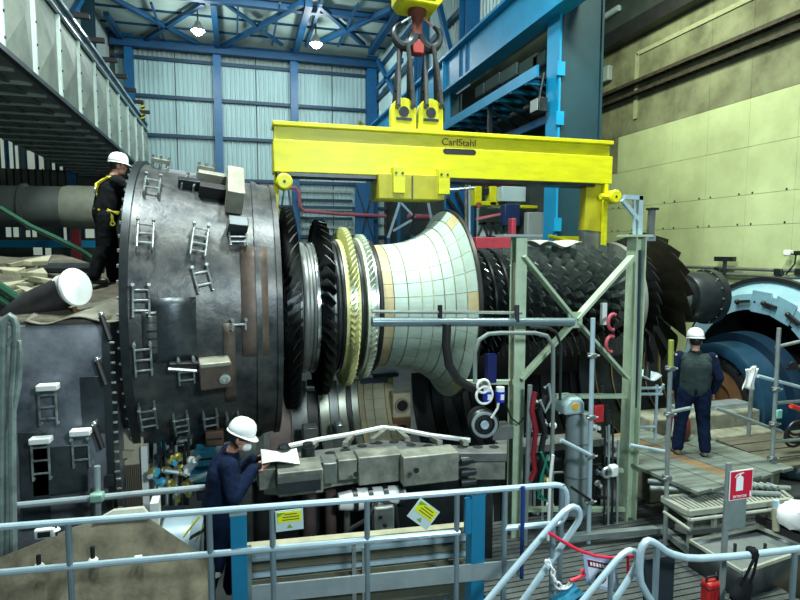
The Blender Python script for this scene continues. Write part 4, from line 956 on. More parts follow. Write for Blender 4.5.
# notices tied to the railing
m_paper = mat('pale_paper', (.50, .66, .68), .6, 0, .05, 3); m_yp = mat('yellow_print', (.72, .78, .01), .6, 0, .04, 3); m_ink = mat('dark_ink', (.10, .12, .02), .7); m_gp = mat('green_print', (.20, .36, .02), .6)
def notice(px, py, w_, h_, ang, label):
    q = onrail(px); Y = q.y - .035; c = PY(px, py, Y); u = V((math.cos(ang), -.05, math.sin(ang))).normalized(); n = V((0, -1, 0)); n = (n - u * n.dot(u)).normalized(); v_ = n.cross(u) * -1
    v_ = u.cross(n) * -1
    if v_.z < 0: v_ = -v_
    M = frame(u, n, v_)
    t = thing('notice', c - v_ * h_ / 2, label, 'notice')
    MB().box(c, (w_, .006, h_), M).build('sheet', m_paper, t)
    MB().box(c + v_ * h_ * .17 + n * .005, (w_ * .86, .004, h_ * .50), M).build('yellow_field', m_yp, t)
    for k, (o_, l_) in enumerate(((.30, .45), (.17, .6), (.04, .62))): MB().box(c + v_ * h_ * o_ + n * .008 + u * w_ * .05, (w_ * l_, .002, h_ * .045), M).build('print_line', m_ink, t)
    MB().prism([c - v_ * h_ * .36 - u * .025 + n * .005, c - v_ * h_ * .36 + u * .025 + n * .005, c - v_ * h_ * .18 + n * .005], n * .003).build('symbol', m_gp, t)
    MB().prism([c + v_ * h_ * .42 - u * w_ * .43 + n * .007, c + v_ * h_ * .42 - u * w_ * .10 + n * .007, c + v_ * h_ * .2 - u * w_ * .43 + n * .007], n * .002).build('corner_mark', m_gp, t)
    return t
notice(289.5, 520, .235, .185, .02, 'yellow printed notice hanging straight on the railing')
notice(423.5, 514, .235, .20, R_(-40), 'yellow printed notice hanging tilted on the railing')
# platform edge beyond the railing: pale steel members
mat('beige_board2', (.17, .17, .12), .7)
pe = thing('platform_edge', (1.0, 5.5, -4.1), 'pale steel framed platform edge below the lower casing', 'platform')
for k, (xa, ya, xb, yb, m, hh) in enumerate(((247, 545, 482, 528, m_cream, .05), (247, 554, 482, 538, m_rail, .05), (247, 564, 480, 545, MAT['beige_board2'], .06), (247, 571, 482, 553, m_rail, .04), (247, 583, 482, 565, MAT['beige_board2'], .05), (247, 593, 482, 575, m_rail, .05), (247, 603, 482, 590, mat('beige_board', (.30, .28, .20), .7), .1))):
    z = PY((xa + xb) / 2, (ya + yb) / 2, 5.25).z
    MB().bar((PY(xa, ya, 5.4).x, 5.35, z), (PY(xb, yb, 5.1).x, 5.15, z), .10, hh).build('member', m, pe)
for px in (249, 353, 363, 445, 469): 
    p = PY(px, 545, 5.25); MB().bb((p.x - .02, 5.2, -4.1), (p.x + .02, 5.25, p.z)).build('upright', m_bright, pe)
MB().bb((PY(247, 560, 5.6).x, 5.55, -4.1), (PY(480, 560, 5.6).x, 5.6, PY(300, 545, 5.6).z)).build('back_board', m_under, pe)
# scaffold tube behind the cover
sa = PY(-30, 510, 6.0); sb = PY(206, 487, 6.05)
t = thing('scaffold_tube', (sb.x, 6.0, -3.4), 'pale scaffold tube with upright stub and clamp behind the khaki cover', 'scaffold')
MB().tube(sa, sb, .032, 10).build('tube', m_galv, t)
p = PY(97, 497, 5.98); MB().tube(PY(97, 466, 6.03), PY(98, 520, 6.03), .03, 10).build('upright', m_galv, t); MB().box(p, (.13, .1, .09)).build('clamp', mat('green_clamp', (.22, .40, .33), .5, .2), t, bevel=.02)
MB().tube(PY(92, 488, 6.0), PY(92, 518, 6.0), .015, 8).build('bolt', m_dsteel, t)

# ================================================================== PEOPLE
cloud = bpy.data.textures.new('cloth_folds', 'CLOUDS'); cloud.noise_scale = .09; cloud.noise_depth = 2
class Blob(MB):
    """overlapping rounded shapes that a voxel remesh joins into one continuous skin"""
    def cap(s, p, q, r1, r2, n=12):
        p = V(p); q = V(q); d = (q - p); L = d.length; d.normalize(); prof = []
        for k in range(5): a = -PI / 2 + PI / 2 * k / 4; prof.append((r1 * math.sin(a), max(1e-4, r1 * math.cos(a))))
        for k in range(5): a = PI / 2 * k / 4; prof.append((L + r2 * math.sin(a), max(1e-4, r2 * math.cos(a))))
        return s.lathe(p, d, prof, n)
    def ell(s, c, r): return s.ball(c, r, 16, 10)
def person(name, base, yaw, J, label, fat=1.0, scale=1.0, *, top_m, leg_m, sleeve_m=None, boots=m_dsteel, gloves=None, vest=None, extra=None):
    """J: joints in the body's own frame: +x forward, +y left, +z up, metres above the soles"""
    root = thing(name, base, label, 'person')
    M = Matrix.Rotation(yaw, 3, 'Z')
    W = lambda p: M @ (V(p) * scale) + V(base)
    def fin(mb, nm, m, parent=root, vox=.011, disp=0.0):
        mb.v = [W(p) for p in mb.v]
        o = mb.build(nm, m, parent)
        r = o.modifiers.new('join', 'REMESH'); r.mode = 'VOXEL'; r.voxel_size = vox; r.use_smooth_shade = True
        sm = o.modifiers.new('soften', 'SMOOTH'); sm.iterations = 4; sm.factor = .5
        if disp:
            d = o.modifiers.new('folds', 'DISPLACE'); d.texture = cloud; d.strength = disp; d.mid_level = .5
        return o
    g = lambda k: V(J[k])
    # one continuous body: head with face, neck, trunk, limbs, hands with fingers
    b = Blob(); h = g('head'); fw = V(J.get('look', (1, 0, 0))).normalized(); lf = V((0, 0, 1)).cross(fw).normalized(); upv = fw.cross(lf)
    hp = lambda x, y, z: h + fw * x + lf * y + upv * z
    def he(c, r):
        vs = Blob().ell((0, 0, 0), r)
        b.add([h + fw * (p.x + c[0]) + lf * (p.y + c[1]) + upv * (p.z + c[2]) for p in vs.v], vs.f)
    he((-.005, 0, .02), (.098, .078, .105)); he((.025, 0, -.06), (.065, .058, .06)); he((.055, 0, -.085), (.035, .035, .028))
    he((.098, 0, -.015), (.016, .014, .026)); he((.085, 0, -.062), (.016, .026, .010)); he((.085, 0, -.048), (.014, .022, .008))
    for s in (-1, 1): he((-.005, s * .078, -.005), (.022, .012, .034)); he((.083, s * .030, .012), (.012, .016, .010))
    b.cap(g('neck'), hp(-.01, 0, -.04), .056, .052)
    b.cap(g('pelvis'), g('chest'), .08, .09); b.cap(g('chest'), g('neck'), .08, .055)
    for s in 'LR':
        b.cap(g('chest') + V((0, 0, .08)), g('sh' + s), .06, .06)
        b.cap(g('sh' + s), g('el' + s), .052, .042); b.cap(g('el' + s), g('wr' + s), .041, .030)
        b.cap(g('pelvis'), g('hip' + s), .075, .075); b.cap(g('hip' + s), g('kn' + s), .07, .05); b.cap(g('kn' + s), g('an' + s), .056, .04)
        b.cap(g('an' + s), g('toe' + s), .042, .035)
        # hand
        w_ = g('wr' + s); hd = V(J['hd' + s]).normalized(); side = V(J['hs' + s]); side = (side - hd * side.dot(hd)).normalized(); pn = hd.cross(side)
        pc_ = w_ + hd * .05
        for k in range(4): b.cap(w_ + side * (.008 * (k - 1.5)), w_ + hd * .09 + side * .021 * (k - 1.5), .015, .012, 8)
        for k, L in enumerate((.062, .075, .07, .052)):
            a0 = w_ + hd * .09 + side * .021 * (k - 1.5); a1 = a0 + hd * L * .55 + pn * .012; a2 = a1 + hd * L * .35 + pn * .028
            b.cap(a0, a1, .0095, .009, 8); b.cap(a1, a2, .009, .0075, 8)
        t0 = w_ + hd * .03 - side * .025; t1 = t0 + hd * .035 - side * .03 + pn * .012; t2 = t1 + hd * .035 - side * .006 + pn * .012
        b.cap(t0, t1, .013, .011, 8); b.cap(t1, t2, .011, .009, 8)
    fin(b, 'body', m_skin, vox=.007)
    # jacket or vest
    j = Blob(); ch = g('chest'); pv = g('pelvis'); nk = g('neck')
    for s in (-1, 1):
        sh = g('shL' if s > 0 else 'shR'); hip = g('hipL' if s > 0 else 'hipR')
        j.cap(ch + V((-.005, s * .075, .04)), pv + V((0, s * .065, .02)), .128 * fat, .125 * fat); j.cap(ch + V((0, s * .05, .12)), sh + V((0, -s * .01, -.015)), .085 * fat, .075 * fat)
    j.cap(ch + V((0, 0, .08)), nk + V((0, 0, -.02)), .12, .07); j.cap(ch, pv + V((.02, 0, .03)), .13 * fat, .13 * fat)
    if vest:
        fin(j, 'vest', vest, disp=.012)
        sl = Blob()
    else: sl = j
    for s in 'LR':
        sl.cap(g('sh' + s), g('el' + s), .074 * fat, .062 * fat); sl.cap(g('el' + s), g('wr' + s), .062 * fat, .046 * fat)
    if vest: fin(sl, 'sleeves', sleeve_m, disp=.01)
    else: fin(sl, 'jacket', top_m, disp=.014)
    co = Blob(); co.lathe(nk + V((-.01, 0, -.02)), nk * 0 + V((.12, 0, 1)), [(-.03, .085), (.045, .072), (.05, .060), (-.02, .06)], 20)
    fin(co, 'collar', vest or top_m, vox=.008)
    tr_ = Blob()
    tr_.cap(pv + V((0, .05, .02)), pv + V((0, -.05, .02)), .13, .13)
    for s in 'LR':
        tr_.cap(g('hip' + s) + V((0, 0, .02)), g('kn' + s), .112 * fat, .082 * fat); tr_.cap(g('kn' + s), g('an' + s) + V((0, 0, .03)), .080 * fat, .070 * fat)
    fin(tr_, 'trousers', leg_m, disp=.016)
    for s in 'LR':
        bo = Blob(); bo.cap(g('an' + s) + V((0, 0, .06)), g('an' + s), .052, .055); bo.cap(g('an' + s) + V((-.02, 0, -.035)), g('toe' + s) + V((0, 0, -.005)), .046, .044)
        fin(bo, 'boot', boots)
        if gloves:
            w_ = g('wr' + s); hd = V(J['hd' + s]).normalized(); gl = Blob(); gl.cap(w_ - hd * .03, w_ + hd * .05, .045, .04); fin(gl, 'glove_cuff', gloves)
    # helmet with brim, hair at the nape
    hm = MB(); rows = []; n = 28
    def hv(a, t, r=1.0):
        return h + fw * (.127 * r * math.cos(a) * t[0] - .005) + lf * (.108 * r * math.sin(a) * t[0]) + upv * (t[1])
    lv = [(1.0, .055), (1.0, .085), (.96, .12), (.82, .158), (.55, .185), (.25, .196), (.01, .198)]
    vs = [hv(2 * PI * k / n, t) for t in lv for k in range(n)]
    fs = [(i * n + k, i * n + (k + 1) % n, (i + 1) * n + (k + 1) % n, (i + 1) * n + k) for i in range(len(lv) - 1) for k in range(n)]
    hm.add([W(p) for p in vs], fs)
    he_ = hm.build('helmet', m_helmet, root, solid=.006)
    br_ = MB(); vs = []
    for k in range(n):
        a = 2 * PI * k / n; f_ = max(0, math.cos(a)) ** 1.5
        vs += [hv(a, (.98, .06)), hv(a, (1.08 + .30 * f_, .050 - .016 * f_)), hv(a, (1.08 + .30 * f_, .044 - .016 * f_)), hv(a, (.98, .050))]
    br_.add([W(p) for p in vs], [(4 * k + c, 4 * k + (c + 1) % 4, 4 * ((k + 1) % n) + (c + 1) % 4, 4 * ((k + 1) % n) + c) for k in range(n) for c in range(4)])
    br_.build('brim', m_helmet, he_)
    hr = Blob(); vs = Blob().ell((0, 0, 0), (.10, .083, .09)); hr.add([h + fw * (p.x - .016) + lf * p.y + upv * (p.z + .018) for p in vs.v], vs.f); fin(hr, 'hair', m_black, vox=.009)
    return root, W, fin, hp

# ---- worker standing on the exhaust body, harness, hands on the flange
J1 = dict(head=(.13, 0, 1.61), look=(1, -.15, -.12), neck=(.05, 0, 1.46), chest=(.02, 0, 1.24), pelvis=(-.06, 0, .94),
          shL=(.06, .19, 1.39), elL=(.28, .26, 1.22), wrL=(.46, .14, 1.36), hdL=(1, -.2, .2), hsL=(0, -1, 0),
          shR=(.06, -.19, 1.39), elR=(.26, -.28, 1.26), wrR=(.46, -.20, 1.40), hdR=(1, .1, .15), hsR=(0, 1, 0),
          hipL=(-.06, .10, .91), knL=(.02, .12, .5), anL=(.03, .12, .09), toeL=(.17, .14, .05),
          hipR=(-.06, -.10, .91), knR=(-.12, -.13, .5), anR=(-.26, -.14, .09), toeR=(-.13, -.17, .05))
root1, W1, fin1, hp1 = person('person', (-1.62, 8.45, -.45), R_(22), J1, 'worker in black with white helmet and yellow harness standing beside casing flange', 1.25, .97, top_m=m_blackcloth, leg_m=m_blackcloth, gloves=m_rubber)
m_harn = mat('yellow_webbing', (.50, .46, .03), .6)
def strap(pts, r=.014, m=m_harn, nm='harness_strap', W=W1, root=root1): MB().path([W(p) for p in pts], r, 6).build(nm, m, root)
strap([(.02, -.14, 1.45), (-.04, -.17, 1.44), (-.14, -.10, 1.36), (-.15, 0, 1.24), (-.13, .12, 1.10), (-.05, .20, .98)], .016)
strap([(.02, .14, 1.45), (-.04, .17, 1.44), (-.14, .10, 1.36), (-.15, 0, 1.24), (-.14, -.12, 1.12), (-.06, -.21, 1.0), (.06, -.20, .95)], .018)
strap([(-.19, -.05, 1.02), (-.16, -.15, 1.0), (-.06, -.21, .98), (.08, -.17, .97)], .022)
strap([(-.04, -.21, .96), (-.02, -.225, .90), (-.02, -.225, .84)], .02)
MB().lathe(W1((-.02, -.235, .82)), (0, -1, 0), [(0, .035), (.01, .035), (.01, .015), (0, .015)], 14).build('harness_buckle', m_harn, root1)
MB().lathe(W1((-.16, 0, 1.27)), (-1, 0, .2), [(0, .04), (.015, .04), (.015, .02), (0, .02)], 14).build('harness_ring', m_bright, root1)

# ---- worker reading papers behind the railing, facing right
J2 = dict(head=(.14, -.02, 1.60), look=(1, -.12, -.42), neck=(.06, 0, 1.46), chest=(.0, 0, 1.24), pelvis=(-.06, 0, .95),
          shL=(.04, .19, 1.40), elL=(.10, .26, 1.15), wrL=(.26, .10, 1.34), hdL=(1, -.3, .3), hsL=(0, -.6, .8),
          shR=(.04, -.19, 1.40), elR=(.08, -.28, 1.15), wrR=(.25, -.15, 1.34), hdR=(1, .3, .3), hsR=(0, .6, .8),
          hipL=(-.06, .10, .92), knL=(.10, .13, .5), anL=(.03, .12, .09), toeL=(.17, .13, .05),
          hipR=(-.06, -.10, .92), knR=(-.10, -.12, .5), anR=(-.24, -.12, .09), toeR=(-.10, -.13, .05))
root2, W2, fin2, hp2 = person('person', (-.175, 5.97, -3.70), R_(0), J2, 'worker in navy overalls with white helmet and mask reading papers behind railing', 1.2, 1.11, top_m=m_navy, leg_m=m_navy, gloves=m_blackcloth)
mk = Blob(); 
for c, r in (((.095, 0, -.055), (.040, .042, .042)), ((.075, 0, -.06), (.045, .055, .045))):
    vs = Blob().ell((0, 0, 0), r); fwv = V(J2['look']).normalized(); lfv = V((0, 0, 1)).cross(fwv).normalized(); uv = fwv.cross(lfv); h_ = V(J2['head'])
    mk.add([h_ + fwv * (p.x + c[0]) + lfv * (p.y + c[1]) + uv * (p.z + c[2]) for p in vs.v], vs.f)
fin2(mk, 'mask', m_white, vox=.008)
gg = MB()
pts = [hp2(-.0, s * .09, .02) if abs(s) == 1 else hp2(.10, s * .06, .02) for s in (-1, -.6, 0, .6, 1)]
MB().path([W2(p) for p in pts], .016, 8).build('goggles', m_black, root2)
MB().path([W2(hp2(-.07, 0, -.03)), W2(hp2(-.05, -.085, -.02)), W2(hp2(.02, -.09, -.06))], .012, 6).build('head_strap', m_blackcloth, root2)
for kx, kz in ((-.10, .50),): MB().lathe(W2((-.145, -.12, .40)), (.3, 0, 1), [(0, .115), (.06, .112), (.06, .09), (0, .09)], 18).build('reflective_band', m_white, root2)
ppr = thing('paper_sheet', W2((.5, -.04, 1.38)), 'white crumpled papers held by the worker behind the railing', 'paper')
def pf(i, j): return W2((.33 + .34 * i, -.20 + .30 * j, 1.40 + .015 * math.sin(5 * i + 2 * j) - .02 * i + .02 * j))
MB().grid(pf, 10, 6).build('sheet', m_white, ppr, solid=.004); MB().grid(lambda i, j: pf(i * .8, j * .8) + V((.02, -.03, .015)), 8, 5).build('sheet', m_helmet, ppr, solid=.004)

# ---- worker seen from behind on the planks
J3 = dict(head=(.05, 0, 1.62), look=(1, .05, -.15), neck=(.0, 0, 1.48), chest=(-.01, 0, 1.25), pelvis=(0, 0, .95),
          shL=(.0, .20, 1.41), elL=(-.02, .29, 1.14), wrL=(.14, .27, .93), hdL=(.6, -.1, -1), hsL=(1, 0, .3),
          shR=(.0, -.20, 1.41), elR=(-.02, -.30, 1.14), wrR=(.10, -.27, .92), hdR=(.5, .1, -1), hsR=(1, 0, .3),
          hipL=(0, .10, .92), knL=(.02, .15, .5), anL=(-.01, .18, .09), toeL=(.13, .22, .05),
          hipR=(0, -.10, .92), knR=(.02, -.14, .5), anR=(-.02, -.17, .09), toeR=(.12, -.21, .05))
ZD = -2.90
b3 = PZ(691, 455, ZD)
root3, W3, fin3, hp3 = person('person', (b3.x, b3.y, ZD), R_(58), J3, 'worker in grey vest and navy trousers standing with back turned on planks', 1.12, 1.0, top_m=m_navy, leg_m=m_navy, sleeve_m=m_navy, vest=m_vest, boots=mat('tan_boot', (.18, .17, .13), .7))
for s in (-1, 1): MB().ball(W3((-.03, s * .235, 1.43)), (.035, .035, .03)).build('shoulder_tab', m_cream, root3)
MB().path([W3(hp3(-.10, s * .03, .045)) for s in (-2, -1, 0, 1, 2)], .012, 6).build('helmet_band', m_black, root3)

# ================================================================== GREEN FRAME AND PIPES IN FRONT OF THE COMPRESSOR
gf = thing('braced_stand', (4.2, 6.4, -3.84), 'pale green steel frame with cross bracing in front of the compressor', 'steel frame')
YF = 6.4
def bar2(mb, p, q, Y, w_, h_, Y2=None): return mb.bar(PY(*p, Y), PY(*q, Y if Y2 is None else Y2), w_, h_, (0, -1, 0))
for px0, px1, w_ in ((519, 509, .145), (637, 628, .20)):
    a = PY(px0, 237, YF); x = a.x; zb0 = -3.84
    MB().ibeam((x, YF, zb0), (x, YF, a.z), .145 if w_ < .15 else .19, .16, .022, (1, 0, 0) if w_ > .15 else (0, 1, 0)).build('post', m_green, gf)
    MB().bb((x - .19, YF - .14, zb0), (x + .15, YF + .14, zb0 + .03)).build('base_plate', m_green, gf); MB().bb((x - .26 if w_ < .15 else x - .22, YF - .12, a.z), (x + .26 if w_ < .15 else x + .16, YF + .12, a.z + .03)).build('top_plate', m_galv if w_ < .15 else m_green, gf)
for p, q in (((523, 256), (575, 320)), ((632, 256), (575, 320)), ((521, 379), (575, 320)), ((627, 378), (575, 320))): bar2(MB(), p, q, YF - .1, .035, .125).build('brace', m_green, gf)
MB().box(PY(575, 320, YF - .13), (.2, .02, .2)).build('gusset', m_green, gf)
for (x0, x1, y, m) in ((465, 520, 382, m_green), (555, 625, 396, m_green), (517, 625, 509, m_green), (605, 622, 470, m_green)): bar2(MB(), (x0, y), (x1, y), YF - .02, .05, .075).build('rail', m, gf)
bar2(MB(), (640, 250), (634, 530), YF - .03, .02, .04).build('cable_guard', mat('dark_blue_grey', (.03, .05, .09), .4), gf)
MB().tube(PY(514.5, 262, YF - .1), PY(511, 400, YF - .1), .015, 6).build('conduit', m_khaki, gf)
t = thing('handrail_pipe', PY(470, 322, 6.15), 'grey blue pipe rail crossing in front of the tiled liner', 'pipe')
MB().tube(PY(372, 322, 6.15), PY(573, 322, 6.22), .052, 14).build('pipe', mat('blue_grey_pipe', (.15, .22, .25), .3, .4, .12, 4), t); MB().tube(PY(372, 311.5, 6.15), PY(522, 313, 6.2), .02, 8).build('upper_tube', m_bright, t)
for px in (440, 517): MB().tube(PY(px, 305, 6.17), PY(px, 322, 6.17), .03, 8).build('clamp', m_dsteel, t)
tag(MB().path([PY(x, y, 6.1) for x, y in ((447, 324), (446, 345), (449, 365), (458, 380), (472, 388), (490, 388))], .052, 12).build('black_hose', m_rubber), 'thick black hose bending under the grey pipe rail', 'hose')
t = thing('pipe_hoop', PY(553, 500, 6.0), 'inverted U shaped grey pipe hoop beside the green frame', 'pipe')
MB().path([PY(x, y, 6.0) for x, y in ((475, 382), (475, 352), (479, 340), (488, 334), (500, 333), (535, 333), (547, 336), (553, 346), (553, 400), (551, 520))], .025, 10).build('hoop', mat('grey_hoop', (.22, .28, .27), .35, .3), t)
MB().path([PY(x, y, 6.05) for x, y in ((530, 327), (548, 328), (556, 332), (561, 345), (560, 400))], .018, 8).build('side_tube', m_dsteel, t)
# hanging blue cups, white ring, motor
t = thing('white_hose_ring', PY(483, 393, 5.95), 'white hose coil hanging at the left green post', 'hose')
for cx_, cy_, r in ((483, 386, .075), (484, 395, .10)):
    c = PY(cx_, cy_, 5.95); MB().path([c + V((r * math.cos(2 * PI * k / 20), -.01, r * math.sin(2 * PI * k / 20))) for k in range(21)], .016, 8).build('coil', m_white, t)
m_cup = mat('royal_blue', (.01, .03, .42), .35, 0, .1, 4)
for i, px in enumerate((487, 500)):
    p = PY(px, 402, 5.98); t = thing('blue_cup', p, ['royal blue filter cup left of its twin by the green post', 'royal blue filter cup touching the left green post'][i], 'filter')
    MB().lathe(p, (0, 0, 1), [(0, .0), (0, .05), (.13, .06), (.13, 0)], 16).build('bowl', m_cup, t); MB().lathe(p + V((0, 0, .13)), (0, 0, 1), [(0, .05), (.05, .05), (.05, 0)], 16).build('head', m_white, t); MB().box(p + V((0, -.055, .07)), (.04, .02, .06)).build('label_patch', m_white, t)
p = PY(492, 375, 6.2); tag(MB().bb(p + V((-.06, 0, -.1)), p + V((.06, .08, .25))).build('blue_box', mat('dark_royal', (.006, .012, .10), .4)), 'dark blue box hanging behind the white hose coil', 'box')
c = PY(484, 424, 6.3); t = thing('pump_motor', c + V((0, 0, -.2)), 'dark pump with pale ring front below the blue cups', 'pump')
MB().lathe(c, (-.2, -1, 0), [(-.25, .1), (-.25, .16), (0, .19), (.03, .17), (.03, .12), (.0, .11), (.0, .06), (.05, .05), (.05, 0)], 24).build('casing', m_dsteel, t)
MB().lathe(c, (-.2, -1, 0), [(.03, .165), (.045, .16), (.045, .13), (.03, .125)], 24).build('ring', m_galv, t); MB().lathe(c, (-.2, -1, 0), [(.05, .0), (.055, .05), (.04, .055)], 16).build('hub', m_rail, t)
MB().bb(c + V((.1, -.05, -.2)), c + V((.38, .2, -.05))).build('foot', m_steel, t); MB().path([c + V((.05, -.1, .1)), c + V((.12, -.12, .22)), c + V((.14, -.12, .32))], .015, 6).build('lead', m_white, t)
# filter vessel
p = PY(575, 512, 6.36); pt = PY(575, 412, 6.36); t = thing('filter_vessel', p, 'grey upright filter vessel with pale hood and orange disc', 'vessel')
MB().lathe((p.x, 6.36, p.z), (0, 0, 1), [(0, 0), (0, .145), (.02, .15), (pt.z - p.z - .05, .15), (pt.z - p.z, .14), (pt.z - p.z, 0)], 28).build('drum', mat('grey_plastic', (.22, .29, .31), .4, 0, .1, 3), t)
for dz in (.5, .95): MB().lathe((p.x, 6.36, p.z + dz), (0, 0, 1), [(0, .15), (0, .156), (.02, .156), (.02, .15)], 28).build('hoop', m_steel, t)
a = PY(575, 415, 6.2); 
MB().prism([(a.x - .15, 6.2, a.z), (a.x + .15, 6.2, a.z), (a.x + .14, 6.2, a.z + .15), (a.x + .08, 6.2, a.z + .22), (a.x - .06, 6.2, a.z + .22), (a.x - .14, 6.2, a.z + .14)], (0, .3, 0)).build('hood', mat('pale_hood', (.36, .50, .52), .4, 0, .08, 3), t, bevel=.03)
MB().lathe((a.x, 6.2, a.z + .11), (0, -1, 0), [(0, .045), (.012, .045), (.012, 0)], 18).build('orange_disc', mat('orange', (.65, .38, .02), .5), t)
# scaffold uprights near the frame
def sc_tube(name, p, q, Y, r, m, label, Y2=None, clamps=()):
    a = PY(*p, Y); b = PY(*q, Y if Y2 is None else Y2); t = thing(name, b if b.z < a.z else a, label, 'scaffold tube')
    MB().tube(a, b, r, 10).build('tube', m, t)
    for f_ in clamps:
        c = a.lerp(b, f_); o = MB().box(c, (.09, .09, .06)).build('clamp', m_steel, t, bevel=.012); MB().tube(c + V((-.08, -.03, 0)), c + V((.08, -.03, 0)), .012, 6).build('bolt', m_galv, o)
    return t
m_sc = mat('scaffold_steel', (.26, .32, .32), .38, .4, .2, 5)
sc_tube('scaffold_tube', (593, 318), (588, 560), 5.95, .028, m_rail, 'upright scaffold tube right of the filter vessel', None, (.15, .40, .56, .75))
sc_tube('scaffold_tube', (530, 385), (525, 545), 6.1, .028, m_sc, 'dark upright tube between the left green post and the red hose')
sc_tube('scaffold_tube', (561, 440), (590, 455), 5.9, .025, m_rail, 'short slanted tube across the filter vessel')
sc_tube('scaffold_tube', (571, 487), (590, 500), 5.9, .018, m_rubber, 'short black stay across the foot of the filter vessel')
for i, (x, y0, y1) in enumerate(((604, 430, 540), (608, 425, 540), (612, 420, 540), (617, 440, 530))): sc_tube('process_tube', (x + 1, y0), (x, y1), 6.3, .015, m_galv if i % 2 else m_dsteel, ['first thin upright tube left of the right green post', 'second thin upright tube left of the right green post', 'third thin upright tube left of the right green post', 'fourth thin upright tube touching the right green post'][i])
t = thing('valve_cluster', PY(608, 475, 6.2), 'pale valve with round wheel beside the right green post', 'valve')
c = PY(606, 472, 6.15); MB().lathe(c, (0, -1, 0), [(0, .07), (.02, .08), (.04, .07), (.04, .045), (.0, .045)], 20).build('wheel', m_galv, t); MB().tube(c, c + V((0, .15, 0)), .03).build('stem', m_dsteel, t); MB().box(c + V((.12, .02, 0)), (.12, .1, .16)).build('body', m_white, t, bevel=.03)
# red, black and green hoses hanging
for i, (pts, r, m, lab) in enumerate((([(535, 392), (532, 410), (536, 430), (533, 455), (535, 470), (531, 480)], .032, mat('crimson_hose', (.20, .008, .02), .45), 'crimson hose bundle hanging beside the hoop'), ([(545, 395), (540, 412), (545, 430), (541, 450), (543, 472)], .036, m_rubber, 'black cable bundle hanging beside the crimson hose'), ([(544, 388), (549, 384), (551, 400), (545, 412), (540, 400)], .02, m_galv, 'grey looped cable above the black bundle'), ([(541, 452), (548, 470), (552, 490), (545, 500), (537, 490), (545, 475)], .018, mat('teal_cable', (.01, .16, .11), .4), 'green cable tangle at the foot of the black bundle'), ([(548, 455), (541, 478), (538, 498), (550, 502)], .014, MAT['teal_cable'], 'thin green cable beside the tangle'), ([(553, 455), (550, 480), (549, 510), (548, 540)], .02, m_white, 'white cable hanging right of the green tangle'))):
    tag(MB().path([PY(x, y, 6.05 - .02 * i) for x, y in pts], r, 8).build('hanging_hose', m, None), lab, 'hose')
tag(MB().path([PY(x, y, 6.25) for x, y in ((506, 404), (511, 418), (519, 424), (526, 415), (527, 400))], .012, 6).build('thin_cable', m_rubber), 'thin black cable sagging across the left green post', 'cable')
tag(MB().tube(onrail(523, -2.17, -.05), V((onrail(523).x - .03, onrail(523).y - .06, -3.05)), .02, 8).build('blue_pole', mat('deep_blue', (.008, .04, .20), .4)), 'thin dark blue pole leaning on the railing', 'pole')
for i, (cx_, cy_) in enumerate(((613, 322), (611, 344))):
    c = PY(cx_, cy_, 6.1); tag(MB().path([c + V((.07 * math.cos(t_), 0, .10 * math.sin(t_))) for t_ in [R_(60 + 25 * k) for k in range(10)]], .022, 8).build('red_shackle', mat('pink_red', (.40, .06, .09), .5)), ['upper pink red shackle loop by the right green post', 'lower pink red shackle loop by the right green post'][i], 'shackle')
for i, (x0, x1, y0, y1) in enumerate(((603, 607, 303, 325), (595, 604, 406, 422))):
    a = PY(x0, y0, 6.3); b = PY(x1, y1, 6.3); tag(MB().bb((a.x, 6.3, b.z), (b.x, 6.36, a.z)).build('red_rag' if i else 'white_tag', m_red if i else m_white, bevel=.01), ['white tag hanging left of the pink red shackles', 'red rag hanging between the vessel and the right post'][i], 'tag')
# compressor lower half and dark machinery behind the frame
lm = thing('compressor_base', (5, 8, -4.1), 'dark lower compressor housing with ribs behind the green frame', 'housing')
for k in range(7):
    x0 = 4.6 + k * .36
    MB().lathe((0, YR, ZL - .2), AX, [(x0, 1.2 + .05 * k), (x0 + .3, 1.22 + .05 * k), (x0 + .3, 1.30 + .05 * k), (x0, 1.28 + .05 * k), (x0, 1.2 + .05 * k)], 30, PI, 3 * PI / 2).build('ring', m_rubber if k % 2 else m_cmpring, lm)
MB().bb((3.4, 6.9, -4.1), (5.0, 7.1, -2.75)).build('front_wall', m_dsteel, lm); MB().bb((3.4, 6.75, -2.75), (5.0, 7.1, -2.65)).build('ledge', m_steel, lm)
for k in range(5): MB().bb((3.5 + k * .3, 6.84, -3.6), (3.55 + k * .3, 6.9, -2.75)).build('rib', m_steel, lm)
rr = random.Random(21)
pg = thing('pipe_tangle', PY(560, 440, 6.75), 'tangle of small dark pipes and fittings between the green posts', 'pipes')
for k in range(34):
    x = rr.uniform(528, 622); y = rr.uniform(385, 510); dx = rr.choice((0, 0, rr.uniform(-25, 25))); dy = rr.uniform(20, 60) if dx == 0 else rr.uniform(-8, 8); Y = rr.uniform(6.5, 6.8)
    MB().tube(PY(x, y, Y), PY(x + dx, min(y + dy, 540), Y), rr.choice((.012, .018, .025)), 8).build('tube', rr.choice((m_dsteel, m_dsteel, m_sc, m_galv, m_black)), pg)
for k in range(26):
    p = PY(rr.uniform(528, 622), rr.uniform(400, 535), rr.uniform(6.45, 6.6))
    MB().lathe(p, (rr.uniform(-1, 1), -1, rr.uniform(-.6, .6)), [(0, 0), (0, .04), (.03, .05), (.05, .03), (.09, .03), (.09, 0)], 10).build('fitting', rr.choice((m_galv, m_dsteel, m_white, m_brass, m_sc)), pg)
